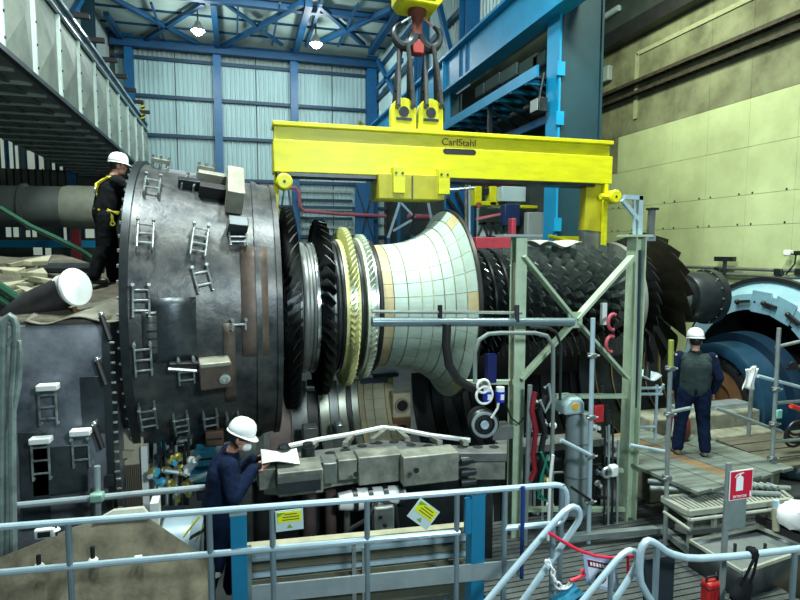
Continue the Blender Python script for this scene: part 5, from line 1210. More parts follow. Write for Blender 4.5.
# white cloth, yellow clamp and bracket on top of the compressor
def cl(i, j): return V((4.55 + .75 * i, 8.0 + .5 * j, .13 + .05 * math.sin(8 * i + 2 * j) - .10 * (j - .5) ** 2 - .05 * abs(i - .5)))
tag(MB().grid(cl, 14, 6).build('white_cloth', mat('worn_cloth', (.40, .43, .36), .8, 0, .2, 6), None, solid=.01), 'white cloth lying on top of the compressor blades', 'cloth')
t = thing('yellow_clamp', PY(560, 245, 9.3), 'yellow clamp bar behind the compressor against the big column', 'clamp')
a = PY(549, 236, 9.3); b = PY(582, 243, 9.3); MB().bb((a.x + .2, 9.3, b.z), (b.x, 9.45, a.z)).build('bar', m_yel, t); MB().tube(a, (a.x + .4, 9.3, b.z + .02), .04).build('arm', m_yel, t); MB().tube((a.x + .3, 9.35, b.z - .4), (a.x + .3, 9.35, b.z), .04).build('leg', m_yel, t)
t = thing('light_bracket', PY(640, 240, 6.5), 'pale grey triangular bracket standing on the right green post', 'bracket')
for (p, q, w_) in (((624, 197), (642, 198), .06), ((640, 196), (639, 236), .06), ((622, 200), (640, 222), .05), ((634, 198), (634, 236), .03)): bar2(MB(), p, q, 6.5, w_, w_).build('arm', m_rail, t)
bar2(MB(), (652, 209), (650, 238), 6.5, .07, .07).build('upright_bar', m_steel, t); MB().box(PY(652.5, 209, 6.5), (.13, .1, .03)).build('bar_head', m_dsteel, t); bar2(MB(), (630, 238), (655, 238), 6.5, .08, .03).build('foot_plate', m_galv, t)

# ================================================================== HOIST AND STEELWORK BEHIND THE BEAM, CENTRE RIGHT
YH = 13.5
def slab(x0, x1, y0, y1, Y, dep):
    a = PY(x0, y0, Y); b = PY(x1, y1, Y); return MB().bb((a.x, Y, b.z), (b.x, Y + dep, a.z))
hz = thing('hoist_trolley', PY(488, 208, YH), 'yellow hoist trolley with motor behind the lifting beam', 'hoist')
slab(475, 482, 186, 206, YH, .3).build('side_plate', m_yel, hz, bevel=.02); slab(490, 497, 186, 206, YH, .3).build('side_plate', m_yel, hz, bevel=.02); slab(478, 492, 188, 194, YH + .05, .2).build('motor', m_black, hz); slab(482, 503, 201, 206, YH, .25).build('base', m_yel, hz, bevel=.02); slab(497, 504, 188, 200, YH, .2).build('gearbox', MAT['olive_yellow'], hz)
p = PY(478, 205, YH - .05); MB().lathe(p, (0, -1, 0), [(0, .07), (.06, .07), (.06, 0)], 16).build('wheel', mat('rust_red', (.25, .07, .03), .7), hz)
slab(502, 506, 202, 212, YH, .1).build('foot', m_yel, hz)
q = PY(486, 190, YH); MB().bb((q.x + .1, YH + .1, q.z), (q.x + .2, YH + .2, wz - .04)).build('hanger', m_dsteel, hz)
for i, (x0, x1, y0, y1, Y, d, m, nm, lab) in enumerate(((502, 526, 186, 202, 13.2, .3, m_panel, 'control_cabinet', 'pale blue control cabinet beside the yellow hoist'), (521, 545, 205, 209, 13, .15, m_yel, 'yellow_beam', 'short yellow beam beside the big blue column'), (476, 514, 237, 249, 11.5, .3, mat('dull_red', (.30, .03, .05), .5), 'red_beam', 'red steel beam lying behind the compressor'), (512, 516, 218, 249, 11.6, .2, MAT['dull_red'], 'red_post', 'red post at the end of the red beam'), (445, 474, 186, 262, 16.6, .1, m_blue, 'blue_wall_plate', 'blue plate with dark braces right of the tiled liner'), (478, 512, 206, 240, 14.2, .1, m_panel, 'pale_sheet', 'pale sheet seen behind the dark struts under the hoist'), (528, 545, 212, 250, 12.3, .2, m_panel2, 'grey_locker', 'grey locker left of the big blue column'), (505, 520, 204, 226, 12.8, .3, mat('night_blue', (.01, .03, .10), .5), 'dark_machine', 'dark blue machine block under the control cabinet'))):
    tag(slab(x0, x1, y0, y1, Y, d).build(nm, m, None, bevel=.02), lab, {'control_cabinet': 'cabinet', 'yellow_beam': 'beam', 'red_beam': 'beam', 'red_post': 'post', 'blue_wall_plate': 'plate', 'pale_sheet': 'sheet', 'grey_locker': 'locker', 'dark_machine': 'machine'}[nm])
st = thing('strut_row', PY(494, 240, 13), 'row of dark slanted struts under the yellow hoist', 'struts')
for (x0, y0, x1, y1) in ((478, 236, 484, 222), (484, 222, 488, 238), (490, 238, 492, 222), (493, 224, 498, 238), (500, 238, 505, 220), (506, 240, 511, 226), (479, 224, 514, 222), (478, 238, 514, 236)): MB().bar(PY(x0, y0, 13), PY(x1, y1, 13), .05, .05).build('strut', m_black, st)
MB().bar(PY(476, 219, 12.9), PY(500, 214, 12.9), .08, .06).build('pink_bar', m_pink, st)
for px in (480, 510): q = PY(px, 238, 13.05); MB().bb((q.x - .04, 13.02, -4.1), (q.x + .04, 13.1, q.z)).build('leg', m_dsteel, st)
t = thing('pole_pair', PY(468, 250, 12), 'pair of thin upright poles beside the flared tile rim', 'pole')
for x, m in ((466, m_khaki), (469.5, m_galv)): MB().tube(PY(x, 184, 12), PY(x, 275, 12), .03, 8).build('pole', m, t)
MB().tube(PY(449, 190, 12), PY(474, 188, 12), .035, 8).build('arm', m_galv, t)
br3 = thing('lattice_post', PY(400, 230, 20), 'white and dark lattice bracing on the wall behind the tiled liner', 'lattice')
for px in (389, 413): q = PY(px, 235, 20); MB().bb((q.x - .05, 20, -4.1), (q.x + .05, 20.1, q.z)).build('leg', m_blue, br3)
for (x0, y0, x1, y1, m) in ((388, 238, 400, 202, m_rail), (400, 202, 415, 218, m_rail), (415, 218, 393, 231, m_rail), (415, 218, 409, 232, m_black), (428, 202, 432, 222, m_rail), (417, 200, 412, 220, m_black)): MB().bar(PY(x0, y0, 20), PY(x1, y1, 20), .08, .08).build('bar', m, br3)
for i, (x0, y0, x1, y1) in enumerate(((447, 198, 466, 226), (456, 192, 466, 215))): tag(MB().bar(PY(x0, y0, 16.4), PY(x1, y1, 16.4), .09, .09).build('wall_brace', m_black), ['long dark brace on the blue plate right of the liner', 'short dark brace on the blue plate right of the liner'][i], 'brace')
tag(MB().tube(PY(408, 216, 21), PY(440, 218, 21), .10, 8).build('wall_pipe', m_pink), 'faded red pipe stub behind the flared liner rim', 'pipe')

# ================================================================== GENERATOR END ON THE RIGHT
gx, gy, gz = 9.42, 8.5, -2.55
ge = thing('generator', (10.5, gy, -4.1), 'pale blue round generator housing with dark opening at the right edge', 'generator')
m_gen = mat('pale_generator_blue', (.19, .35, .43), .4, 0, .12, 2); m_gdk = mat('deep_generator_blue', (.003, .018, .04), .4, 0, .15, 2)
MB().lathe((gx, gy, gz), AX, [(0, 1.42), (0, 1.72), (.05, 1.78), (.35, 1.92), (.35, 1.98), (2.6, 1.98)], 72).build('housing', m_gen, ge)
MB().lathe((gx, gy, gz), AX, [(.3, 1.96), (.3, 2.04), (.42, 2.04), (.42, 1.96)], 72).build('rim', m_black, ge)
MB().lathe((gx, gy, gz), AX, [(0.02, 1.42), (.9, 1.40), (.9, 0)], 48).build('cavity', m_black, ge)
for k in range(24):
    a = 2 * PI * k / 24; MB().lathe((gx - .0, gy + 1.57 * math.cos(a), gz + 1.57 * math.sin(a)), (-1, 0, 0), [(0, .025), (.02, .025), (.02, 0)], 8).build('bolt', m_gdk, ge)
for a in (R_(82), R_(103), R_(122), R_(143)):
    c = V((gx - .06, gy - 1.58 * math.cos(a) * -1, gz + 1.58 * math.sin(a))); tg = V((0, -math.sin(a), math.cos(a))); o = MB().bar(c - tg * .13, c + tg * .13, .05, .07, (1, 0, 0)).build('clamp', m_black, ge); MB().ball(c - tg * .13, .05).build('clamp_eye', m_black, o)
for a in (R_(95), R_(112), R_(132)):
    c = V((gx - .01, gy + 1.58 * math.cos(a), gz + 1.58 * math.sin(a))); MB().box(c, (.02, .42, .42), Matrix.Rotation(a, 3, 'X')).build('cover_plate', mat('cover_blue', (.17, .33, .42), .4), ge, bevel=.01)
be = thing('bearing_shield', (8.6, gy, -4.1), 'deep blue ring with copper coloured disc in front of the generator opening', 'bearing shield')
bz = -2.80
MB().lathe((8.55, gy, bz), AX, [(.05, .82), (0, .86), (0, 1.0), (.04, 1.06), (.5, 1.08), (.5, .8)], 60).build('ring', mat('mid_blue', (.008, .04, .08), .35, 0, .1, 2), be)
MB().lathe((8.75, gy, bz), AX, [(.3, 1.08), (.3, 1.24), (.62, 1.26), (.62, 1.0)], 60).build('outer_ring', m_gdk, be)
MB().lathe((8.60, gy, bz), AX, [(.2, .82), (.06, .66), (.03, .62), (.0, .60), (.0, .34), (.05, .3), (.05, 0)], 48).build('copper_disc', mat('copper', (.42, .22, .11), .35, .6, .25, 3), be)
MB().lathe((8.58, gy, bz), AX, [(.0, .62), (.0, .72), (.05, .8), (.12, .8)], 48).build('seal', m_black, be)
for k in range(7):
    a = PI * k / 7; MB().box((8.6, gy + .78 * math.cos(a), bz + .78 * math.sin(a)), (.06, .05, .05)).build('lug', m_dsteel, be)
# inlet bowl: dark far wall with thin arcs
ib = thing('inlet_bowl', (7.4, 9.4, -4.1), 'dark open inlet housing with curved ribs left of the worker on planks', 'housing')
for k in range(5):
    x = 6.5 + k * .36; r = 1.30 - .03 * k
    MB().lathe((0, YR, ZL), AX, [(x, r), (x + .33, r), (x + .33, r + .06), (x, r + .06), (x, r)], 32, PI, PI * 1.55).build('shell_ring', m_dsteel, ib)
    MB().lathe((0, YR, ZL), AX, [(x + .33, r - .04), (x + .36, r - .04), (x + .36, r + .03), (x + .33, r + .03)], 32, PI, PI * 1.55).build('arc_rib', mat('brass_rib', (.30, .24, .11), .4, .5), ib)
tag(MB().bb((3.6, 10.4, -4.1), (9.2, 10.5, -1.0)).build('dark_backdrop', m_black), 'black backdrop put in for the shade behind the inlet housing', 'backdrop')  # added black sheet that keeps the gap behind the machines dark

# ================================================================== PLANK DECK, LEDGES, GRATINGS
dk = thing('plank_deck', (6.4, 6.3, ZD - .2), 'scaffold plank deck carrying the worker with back turned', 'scaffold deck')
m_pl = mat('grey_plank', (.14, .175, .155), .75, 0, .25, 3, stretch=(.6, 4, 4), dark=(.075, .095, .085)); m_plb = mat('brown_plank', (.20, .14, .075), .75, 0, .3, 3, stretch=(.6, 4, 4)); m_plo = mat('old_plank', (.085, .085, .06), .8, 0, .3, 3, stretch=(.6, 4, 4))
d0 = PZ(646, 474, ZD); d1 = PZ(800, 488, ZD); b0 = PZ(640, 440, ZD); 
# planks run away from the camera toward upper left
A = PZ(650, 476, ZD); B = PZ(785, 486, ZD); C_ = PZ(640, 446, ZD)
du_ = (PZ(668, 452, ZD) - PZ(738, 478, ZD)).normalized(); dn_ = V((-du_.y, du_.x, 0))
if dn_.x < 0: dn_ = -dn_
o0 = PZ(738, 479, ZD)
for k in range(-3, 5):
    wd_ = .235; c = o0 + dn_ * (k * wd_); L = 2.0 if k < 3 else 1.6
    s_ = c - du_ * (.05 + .02 * (k % 3)); e_ = c + du_ * L
    MB().bar(s_ + V((0, 0, -.02 + .004 * (k % 2))), e_ + V((0, 0, -.02 + .004 * (k % 2))), wd_ - .012, .04).build('plank', m_plb if k == 0 else m_pl, dk)
for k in range(4):
    y = 5.75 + k * .30; MB().bb((7.05, y, ZD - .05), (9.3, y + .27, ZD - .01)).build('plank', m_plo, dk)
for k, (p, q) in enumerate((((648, 481), (790, 488)), ((650, 488), (780, 494)))): MB().tube(PZ(*p, ZD - .1), PZ(*q, ZD - .1), .03, 10).build('bearer', m_sc, dk)
fr0 = PZ(668, 482, ZD - .06); fr1 = PZ(775, 487, ZD - .06)
for k in range(17): 
    p = fr0.lerp(fr1, k / 16); MB().lathe(p, (.2, -1, 0), [(-.1, .028), (.03, .028), (.03, 0)], 8).build('plank_end', m_sc, dk)
lg_ = thing('concrete_ledge', (8.2, 7.8, -3.4), 'rough grey concrete ledge behind the worker on planks', 'ledge')
m_con = mat('rough_concrete', (.20, .21, .16), .85, 0, .35, 5, bump=.5)
MB().bb((6.3, 7.45, -4.1), (8.5, 8.0, -2.70)).build('block', m_con, lg_, bevel=.03); MB().bb((7.2, 7.1, -4.1), (8.6, 7.45, -2.95)).build('block', m_con, lg_, bevel=.03); MB().bb((7.0, 7.6, -2.70), (8.45, 7.9, -2.62)).build('cap_strip', m_galv, lg_)
p = PZ(693, 447, ZD); tag(MB().lathe(p + V((.05, .35, 0)), (0, 0, 1), [(0, 0), (0, .13), (.1, .17), (.3, .16), (.42, .1), (.42, 0)], 20).build('red_bottle', mat('oxide_red', (.22, .035, .03), .5)), 'round red vessel behind the legs of the worker on planks', 'vessel')
tag(MB().path([p + V((-.05, .3, .45)), p + V((.02, .2, .6)), p + V((-.12, .25, .35)), p + V((-.15, .25, .1))], .025, 8).build('white_strap', m_white), 'white strap hanging beside the red vessel', 'strap')
# slotted step
def slot_step(corners, z, n, label, m, name, wd_=.35):
    a, b, c, d = [PZ(x, y, z) for x, y in corners]    # near-left, near-right, far-right, far-left
    t = thing(name, (a + b + c + d) / 4 + V((0, 0, -.08)), label, 'grating')
    for p, q in ((a, b), (d, c)): MB().bar(p, q, .05, .06).build('edge_bar', m, t)
    for p, q in ((a, d), (b, c)): MB().bar(p, q, .04, .06).build('end_bar', m, t)
    for k in range(1, n): MB().bar(a.lerp(b, k / n), d.lerp(c, k / n), a.lerp(b, 1 / n).__sub__(a).length * .55, .025).build('slat', m, t)
    return t
m_alu = mat('worn_aluminium', (.42, .46, .40), .4, .4, .2, 5)
slot_step(((688, 513), (792, 500), (775, 487), (662, 499)), -3.05, 26, 'pale slotted metal step in front of the plank deck', m_alu, 'slotted_step')
slot_step(((688, 532), (770, 523), (762, 518), (676, 527)), -3.35, 24, 'dark slotted grating below the pale metal step', m_steel, 'dark_grating')
t = thing('step_frame', PZ(735, 512, -3.2), 'pale rails and posts under the slotted step', 'frame')
for (p, q) in (((664, 502), (690, 520)), ((690, 520), (785, 508)), ((664, 512), (690, 530))): MB().tube(PZ(*p, -3.12), PZ(*q, -3.12), .02, 8).build('rail', m_alu, t)
for px, py in ((692, 512), (716, 510), (773, 505)): p = PZ(px, py, -3.1); MB().bb((p.x - .025, p.y, -3.7), (p.x + .025, p.y + .04, p.z)).build('post', m_alu, t)
for i, (px, py, m, lab) in enumerate(((692, 492, m_gen, 'pale blue crumpled rag under the left end of the slotted step'), (704, 491, m_rail, 'pale blue fitting under the slotted step'))):
    p = PZ(px, py, -3.12); tag(MB().ball(p, (.1, .08, .05), 12, 8).build('blue_rag', m), lab, 'rag')
# hatch frame
hf = thing('hatch_frame', PZ(745, 560, -3.5), 'rectangular steel hatch frame with pale rim at lower right', 'hatch')
hc = [PZ(x, y, -3.35) for x, y in ((690, 541), (757, 527), (812, 548), (742, 572))]
for k in range(4): MB().bar(hc[k], hc[(k + 1) % 4], .03, .035).build('rim', m_alu, hf)
for k in range(4): a = hc[k]; b = hc[(k + 1) % 4]; MB().add([a, b, b + V((0, 0, -.55)), a + V((0, 0, -.55))], [(0, 1, 2, 3)]).build('side', m_dsteel, hf, solid=.02)
MB().prism([p + V((0, 0, -.06)) for p in hc], (0, 0, -.03)).build('pan', mat('grey_pan', (.16, .19, .19), .5, .2), hf)
for px in (735, 765): p = PZ(px, 548, -3.35); MB().tube(p + V((0, 0, -.3)), p + V((0, 0, .05)), .018, 8).build('stud', m_dsteel, hf)
t = thing('black_channel', PZ(780, 520, -3.3), 'black steel channels running to the right beside the hatch', 'beam')
for dy in (0, .14, .26): MB().bar(PZ(757, 516, -3.25) + V((0, -dy, -.03)), PZ(815, 540, -3.25) + V((0, -dy, -.03)), .05, .09).build('channel', m_black, t)
# floor grating in front
m_grate = mat('worn_grating', (.075, .09, .09), .55, .3, .35, 3)
gr = thing('floor_grating', (3.6, 4.6, -3.75), 'dark steel grating walkway at the foot of the green frame', 'grating')
for k in range(40): 
    y = 3.2 + k * .09; MB().bb((2.45, y, -3.70), (5.6, y + .072, -3.66)).build('bearing_bar', m_grate, gr)
for k in range(9): x = 2.5 + k * .38; MB().bb((x, 3.2, -3.72), (x + .03, 6.85, -3.70)).build('cross_bar', m_dsteel, gr)
MB().bb((2.4, 3.15, -3.76), (5.65, 6.9, -3.74)).build('pan', m_dsteel, gr)
tag(MB().bb((5.6, 2.8, -4.1), (9.8, 5.3, -3.95)).build('stone_slab', mat('stone', (.20, .19, .13), .8, 0, .35, 4, bump=.3)), 'rough stone coloured slab under the hatch at lower right', 'slab')
for i, (p, q, lab) in enumerate((((560, 538), (664, 529), 'pale beam lying across the grating behind the warning sign'), ((664, 530), (720, 575), 'dark tube running down beside the grating'))):
    tag(MB().bar(PZ(*p, -3.55), PZ(*q, -3.55), .09, .07).build('floor_beam', m_sc), lab, 'beam')

# ================================================================== SCAFFOLD AT RIGHT
sc_tube('scaffold_tube', (671, 341), (665, 545), 5.6, .027, m_sc, 'upright scaffold tube left of the worker on planks', None, (.13, .35, .66))
t = MB().tube(PY(671.2, 340, 5.59), PY(670.6, 366, 5.59), .031, 10).build('yellow_sleeve', mat('lime', (.28, .34, .06), .5)); tag(t, 'lime green sleeve on top of the scaffold tube beside the worker', 'sleeve')
sc_tube('scaffold_tube', (779, 328), (770, 500), 5.9, .028, m_sc, 'upright scaffold tube right of the white rag', None, (.35, .55, .75))
sc_tube('scaffold_tube', (752, 385), (748, 440), 6.9, .03, m_sc, 'short upright tube under the white rag')
for i, (p, q, lab) in enumerate((((758, 376), (815, 391), 'upper scaffold rail right of the white rag'), ((776, 403), (815, 400), 'middle scaffold rail at the right frame edge'), ((716, 408), (782, 432), 'slanting scaffold rail below the white rag'), ((772, 442), (815, 438), 'lower scaffold rail at the right frame edge'), ((666, 413), (690, 408), 'short rail left of the worker on planks'), ((776, 347), (815, 338), 'top scaffold rail in front of the generator'), ((630, 445), (668, 452), 'short pale rail ending at the right green post'))):
    sc_tube('scaffold_rail', p, q, 5.95 if i != 6 else 6.1, .024, m_sc if i not in (0, 6) else m_rail, lab)
t = thing('scaffold_tower', PY(650, 450, 6.9), 'small pale tubular frame left of the worker on planks', 'frame')
for (p, q) in (((636, 388), (664, 388)), ((636, 394), (662, 394)), ((657, 385), (655, 440)), ((636, 427), (656, 427)), ((664, 384), (658, 395)), ((638, 385), (637, 440))): MB().tube(PY(*p, 6.9), PY(*q, 6.9), .022, 8).build('tube', m_rail, t)
def rag(i, j): a = PY(635, 380, 6.8); return V((a.x + .42 * i, 6.75 + .3 * j, a.z + .02 + .04 * math.sin(7 * i + 3 * j) + .03 * j))
tag(MB().grid(rag, 10, 5).build('pale_cloth', m_rail, None, solid=.012), 'pale cloth lying on the small tubular frame', 'cloth')
p = PY(647, 377, 6.85); tag(MB().lathe(p + V((0, 0, -.05)), (0, 0, 1), [(0, 0), (0, .05), (.15, .05), (.2, .025), (.27, .025), (.27, 0)], 12).build('dark_bottle', m_black), 'dark bottle on the pale cloth left of the worker', 'bottle')
# white rag over the rail
def wr_(i, j):
    a = PY(744, 369, 6.85); x = a.x + .24 * i + .03 * math.sin(4 * j + 2 * i); z = a.z - .33 * j + .03 * math.sin(6 * i) * j + (.05 * (i > .3) * (i < .7)) * (1 - j)
    return V((x, 6.82 + .03 * math.sin(9 * i) + .02 * j, z))
tag(MB().grid(wr_, 10, 10).build('white_rag', m_helmet, None, solid=.01), 'white rag hanging on the scaffold in front of the blue ring', 'rag')
p = PY(779, 414, 5.85); tag(MB().box(p, (.09, .03, .12)).build('green_tag', mat('mint', (.20, .50, .42), .5), bevel=.01), 'mint green tag clipped to the right scaffold tube', 'tag')
t = thing('hose_coil', PY(795, 440, 6.1), 'coil of black hoses with red end at the right frame edge', 'hose')
for k in range(4):
    c = PY(798, 428 + k * 3, 6.1); MB().path([c + V((.17 * math.cos(2 * PI * q / 18), .02 * k, (.10 + .02 * k) * math.sin(2 * PI * q / 18))) for q in range(19)], .02, 8).build('loop', m_rubber, t)
MB().tube(PY(791, 406, 6.0), PY(806, 411, 6.0), .035, 10).build('red_end', mat('bright_red', (.6, .04, .03), .4), t)
for i, (px, py, lab) in enumerate(((795, 367, 'black valve knobs in front of the generator'),)):
    t = thing('stop_valve', PY(px, py, 6.6), lab, 'valve')
    for dx in (-5, 4): c = PY(px + dx, py + dx * .4, 6.5); MB().lathe(c, (-.3, -1, 0), [(0, .03), (.05, .03), (.05, .065), (.09, .065), (.09, 0)], 14).build('knob', m_black, t)
    MB().tube(PY(px - 8, py + 2, 6.52), PY(px + 12, py - 2, 6.52), .03, 8).build('spindle', m_black, t)
# white bag at the right
p = PY(794, 515, 4.9); bgm = MB().ball(p, (.20, .15, .17), 16, 12); rb_ = random.Random(3)
bgm.v = [q + V((rb_.uniform(-.015, .015), rb_.uniform(-.015, .015), rb_.uniform(-.02, .02))) for q in bgm.v]
o = bgm.build('white_sack', m_helmet); tag(o, 'white sack on the hatch rim at the right frame edge', 'sack')
t = thing('wooden_bollard', PY(777, 528, 4.95), 'short pale post with blue top left of the white sack', 'post'); q = PY(776, 530, 5.0); MB().tube(q, PY(776, 508, 5.0), .04, 10).build('shaft', m_cream, t); MB().tube(PY(776, 508, 5.0), PY(776, 500, 5.0), .035, 10).build('top', m_rail, t)

# ================================================================== FOREGROUND HANDRAILS
def smooth(pts, Y):
    P = [PY(x, y, Y) for x, y in pts]; out = [P[0]]
    for k in range(1, len(P) - 1): out += [P[k - 1].lerp(P[k], .8), P[k].lerp(P[k + 1], .2)]
    return out + [P[-1]]
def handrail(name, pts, Y, r, label, posts=()):
    t = thing(name, V((PY(*pts[0], Y).x, Y, -3.7)), label, 'handrail')
    MB().path(smooth(pts, Y), r, 12).build('rail', m_rail, t)
    for px, py, pb in posts:
        a = PY(px, py, Y); MB().tube(a, V((a.x, Y, -3.7)), r * .85, 10).build('post', MAT['rail_post'], t)
    return t
handrail('stair_handrail', [(478, 612), (520, 562), (562, 513), (572, 506), (579, 509), (580, 519), (570, 534), (515, 612)], 4.15, .027, 'pale looped stair handrail left of the hanging warning sign', ((553, 523, 0),))
handrail('stair_handrail', [(572, 614), (600, 580), (620, 556), (629, 550), (636, 552), (638, 560), (632, 574), (603, 618)], 3.8, .026, 'pale looped stair handrail right of the hanging warning sign', ((611, 568, 0),))
handrail('guard_rail', [(668, 625), (641, 586), (639, 568), (641, 548), (647, 540), (655, 543), (668, 553), (690, 559), (740, 556), (812, 547)], 3.7, .030, 'pale curved guard rail sweeping to the right frame edge', ((657, 546, 0), (795, 549, 0)))
# fire extinguisher sign on its post
YS = 3.9
sg = thing('extinguisher_sign', (PY(722, 600, YS).x, YS, -3.7), 'red fire extinguisher sign on a flat grey post at lower right', 'sign')
a = PY(729, 463, YS); b = PY(721, 600, YS); a.y = YS
MB().bar(a, V((b.x, YS, -3.7)), .055, .02, (0, -1, 0)).build('post', mat('post_grey', (.24, .29, .29), .4, .3, .1, 5), sg)
p0 = PY(730, 471.5, YS - .02); p1 = PY(751.5, 497.5, YS - .02); cx_ = (p0.x + p1.x) / 2; cz_ = (p0.z + p1.z) / 2; sw = p1.x - p0.x; shh = p0.z - p1.z
MB().box((cx_, YS - .02, cz_), (sw, .006, shh)).build('border', m_white, sg); MB().box((cx_, YS - .024, cz_), (sw * .93, .004, shh * .94)).build('red_field', mat('sign_red', (.55, .008, .04), .45, 0, .03, 3), sg)
ex = [(-.05, -.38), (.05, -.38), (.05, .16), (.046, .22), (.03, .27), (.012, .30), (-.012, .30), (-.03, .27), (-.046, .22), (-.05, .16)]
ex2 = [(-.012, .30), (.012, .30), (.012, .36), (.055, .40), (.05, .44), (.0, .42), (-.05, .36), (-.075, .24), (-.062, .23), (-.04, .33), (-.012, .37)]
MB().prism([(cx_ - sw * .08 + x * sw * 3.0, YS - .028, cz_ + .03 * shh + z * shh * .75 + .07 * shh) for x, z in ex], (0, .002, 0)).build('pictogram', m_helmet, sg)
MB().prism([(cx_ - sw * .08 + x * sw * 3.0, YS - .028, cz_ + .10 * shh + z * shh * .75) for x, z in ex2], (0, .002, 0)).build('pictogram', m_helmet, sg)
placed('lettering', text_mesh('EXTINTOR', shh * .115, m_helmet, 'lettering'), sg, (cx_ - sw * .06, YS - .029, cz_ - shh * .38), Matrix.Rotation(PI / 2, 3, 'X'))
MB().prism([(cx_ + sw * .37, YS - .029, cz_ - shh * .44), (cx_ + sw * .43, YS - .029, cz_ - shh * .44), (cx_ + sw * .43, YS - .029, cz_ - shh * .24), (cx_ + sw * .37, YS - .029, cz_ - shh * .24)], (0, .002, 0)).build('mark', m_helmet, sg)
p0 = PY(725, 500, YS - .02); p1 = PY(745, 527, YS - .02); MB().bb((p0.x, YS - .022, p1.z), (p1.x, YS - .016, p0.z)).build('grey_plate', mat('plate_grey', (.22, .28, .27), .35, .3), sg)
# red extinguisher case and black bag
c = PY(711, 592, 3.95); t = thing('red_case', c + V((0, 0, -.35)), 'red case with black handle standing behind the guard rail', 'case')
MB().bb(c + V((-.07, -.05, -.35)), c + V((.075, .06, .11))).build('shell', mat('case_red', (.34, .012, .012), .4, 0, .15, 4), t, bevel=.025); MB().bb(c + V((-.072, -.052, .05)), c + V((.077, .062, .058))).build('seam', m_black, t)
for k in range(3): MB().bb(c + V((-.045 + k * .04, -.056, -.2)), c + V((-.03 + k * .04, -.05, .03))).build('rib', MAT['case_red'], t)
MB().path([c + V((-.06, -.0, .11)), c + V((-.05, 0, .145)), c + V((.0, -.01, .155)), c + V((.06, 0, .14)), c + V((.065, 0, .11))], .012, 8).build('handle', m_black, t)
c = PY(742, 590, 3.72); t = thing('black_bag', c + V((0, 0, -.2)), 'black bag hanging by straps from the guard rail', 'bag')
bb_ = MB().ball(c + V((0, 0, -.03)), (.105, .06, .15), 16, 12); bb_.v = [q + V((.02 * math.sin(q.z * 30), 0, 0)) for q in bb_.v]; bb_.build('pouch', m_blackcloth, t)
tp_ = PY(752, 552, 3.7)
MB().path([c + V((-.05, -.04, .08)), (c + tp_) / 2 + V((-.03, -.04, .03)), tp_ + V((0, -.04, 0)), tp_ + V((.02, 0, .04))], .012, 6).build('strap', m_blackcloth, t); MB().path([c + V((.04, -.04, .08)), (c + tp_) / 2 + V((.03, -.04, .0)), tp_ + V((.02, -.04, 0)), tp_ + V((.0, .03, .02))], .012, 6).build('strap', m_blackcloth, t)
MB().box(tp_ + V((0, 0, -.005)), (.07, .09, .09)).build('buckle', m_blackcloth, t, bevel=.02)
tag(MB().bb(PY(646, 560, 3.9), PY(672, 625, 3.9) + V((0, .02, 0))).build('slate_board', mat('slate_navy', (.012, .02, .03), .5)), 'dark panel hanging inside the curved guard rail end', 'panel')
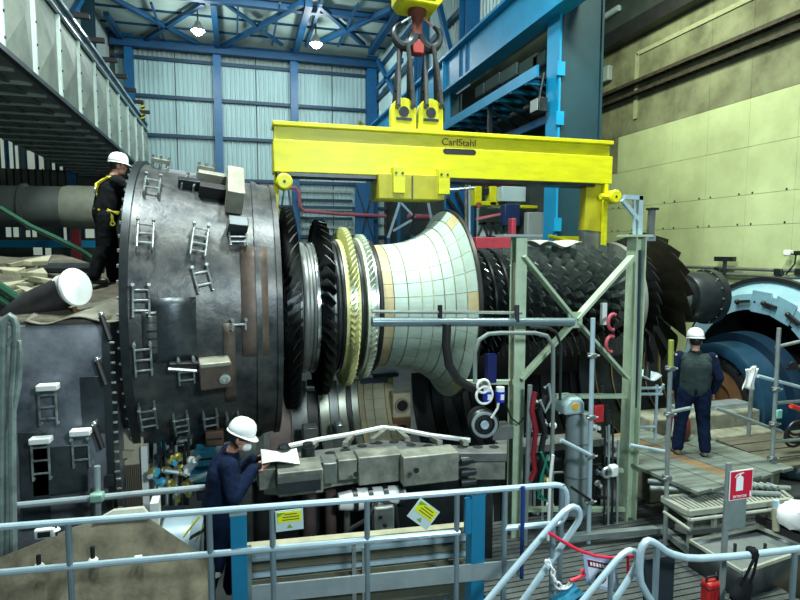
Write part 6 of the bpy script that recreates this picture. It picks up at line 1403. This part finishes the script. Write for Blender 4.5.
# red barrier tape and hanging sign
tag(MB().path([PY(x, y, 4.0) for x, y in ((549, 533), (562, 541), (578, 550), (595, 556), (612, 558), (625, 556))], .014, 8).build('red_rope', mat('rope_red', (.55, .015, .05), .5)), 'red barrier rope slung between the two stair handrails', 'rope')
tag(MB().path([PY(x, y, 3.95) for x, y in ((622, 555), (630, 556), (637, 553), (634, 557), (628, 558), (628, 568), (628.5, 580))], .013, 8).build('red_rope', MAT['rope_red']), 'knotted red rope end hanging from the right handrail loop', 'rope')
tag(MB().path([PY(x, y, 4.0) for x, y in ((570, 581), (578, 578), (585, 574), (582, 570))], .016, 8).build('red_rope', MAT['rope_red']), 'loose red rope end left of the warning sign', 'rope')
ch = thing('white_chain', PY(556, 588, 4.05), 'white plastic chain hanging from the stair handrail', 'chain')
cpts = [PY(x, y, 4.05) for x, y in ((546, 561), (550, 565), (553, 570), (553, 576), (556, 583), (561, 588), (567, 587), (571, 583))]
for k in range(len(cpts) - 1):
    a, b = cpts[k], cpts[k + 1]; m_ = (a + b) / 2; d = (b - a); e = V((0, 1, 0)) if k % 2 else d.cross(V((0, 1, 0))).normalized(); r = d.length * .62
    MB().path([m_ + d.normalized() * r * math.cos(2 * PI * q / 12) + e * r * .5 * math.sin(2 * PI * q / 12) for q in range(13)], .009, 6).build('link', m_helmet, ch)
ws_ = thing('warning_sign', PY(603, 592, 4.0), 'white warning sign with dark red heading hanging from the red rope', 'sign')
qa = [PY(x, y, 3.99) for x, y in ((583, 554), (614, 560), (621, 594), (587, 585))]
def qq(u, v_): return qa[0].lerp(qa[1], u).lerp(qa[3].lerp(qa[2], u), v_)
def patchq(u0, u1, v0, v1, off, m, nm):
    MB().prism([qq(u0, v0) + V((0, off, 0)), qq(u1, v0) + V((0, off, 0)), qq(u1, v1) + V((0, off, 0)), qq(u0, v1) + V((0, off, 0))], (0, .006, 0)).build(nm, m, ws_)
patchq(0, 1, 0, 1, 0, mat('sign_blue', (.30, .42, .62), .5, 0, .05, 3), 'board'); patchq(.08, .92, .12, .90, -.004, mat('sign_pale', (.62, .68, .80), .5, 0, .04, 3), 'field'); patchq(.1, .9, .14, .36, -.008, mat('sign_maroon', (.16, .008, .03), .5), 'heading')
for k in range(7): patchq(.17 + k * .095, .23 + k * .095, .2, .3, -.012, m_helmet, 'letter')
c = qq(.45, .64); MB().lathe(c + V((0, -.006, 0)), (0, -1, 0), [(0, .055), (.004, .055), (.004, .04), (.0, .04)], 24).build('ring_mark', m_black, ws_); MB().bar(c + V((-.035, -.01, .035)), c + V((.035, -.01, -.035)), .006, .012).build('slash_mark', m_red, ws_)
p = PY(568, 604, 4.0); tag(MB().bar(p + V((-.1, 0, -.02)), p + V((.12, 0, .08)), .16, .10).build('blue_block', mat('toolbox_blue', (.01, .16, .27), .4)), 'teal blue block at the bottom below the white chain', 'block')
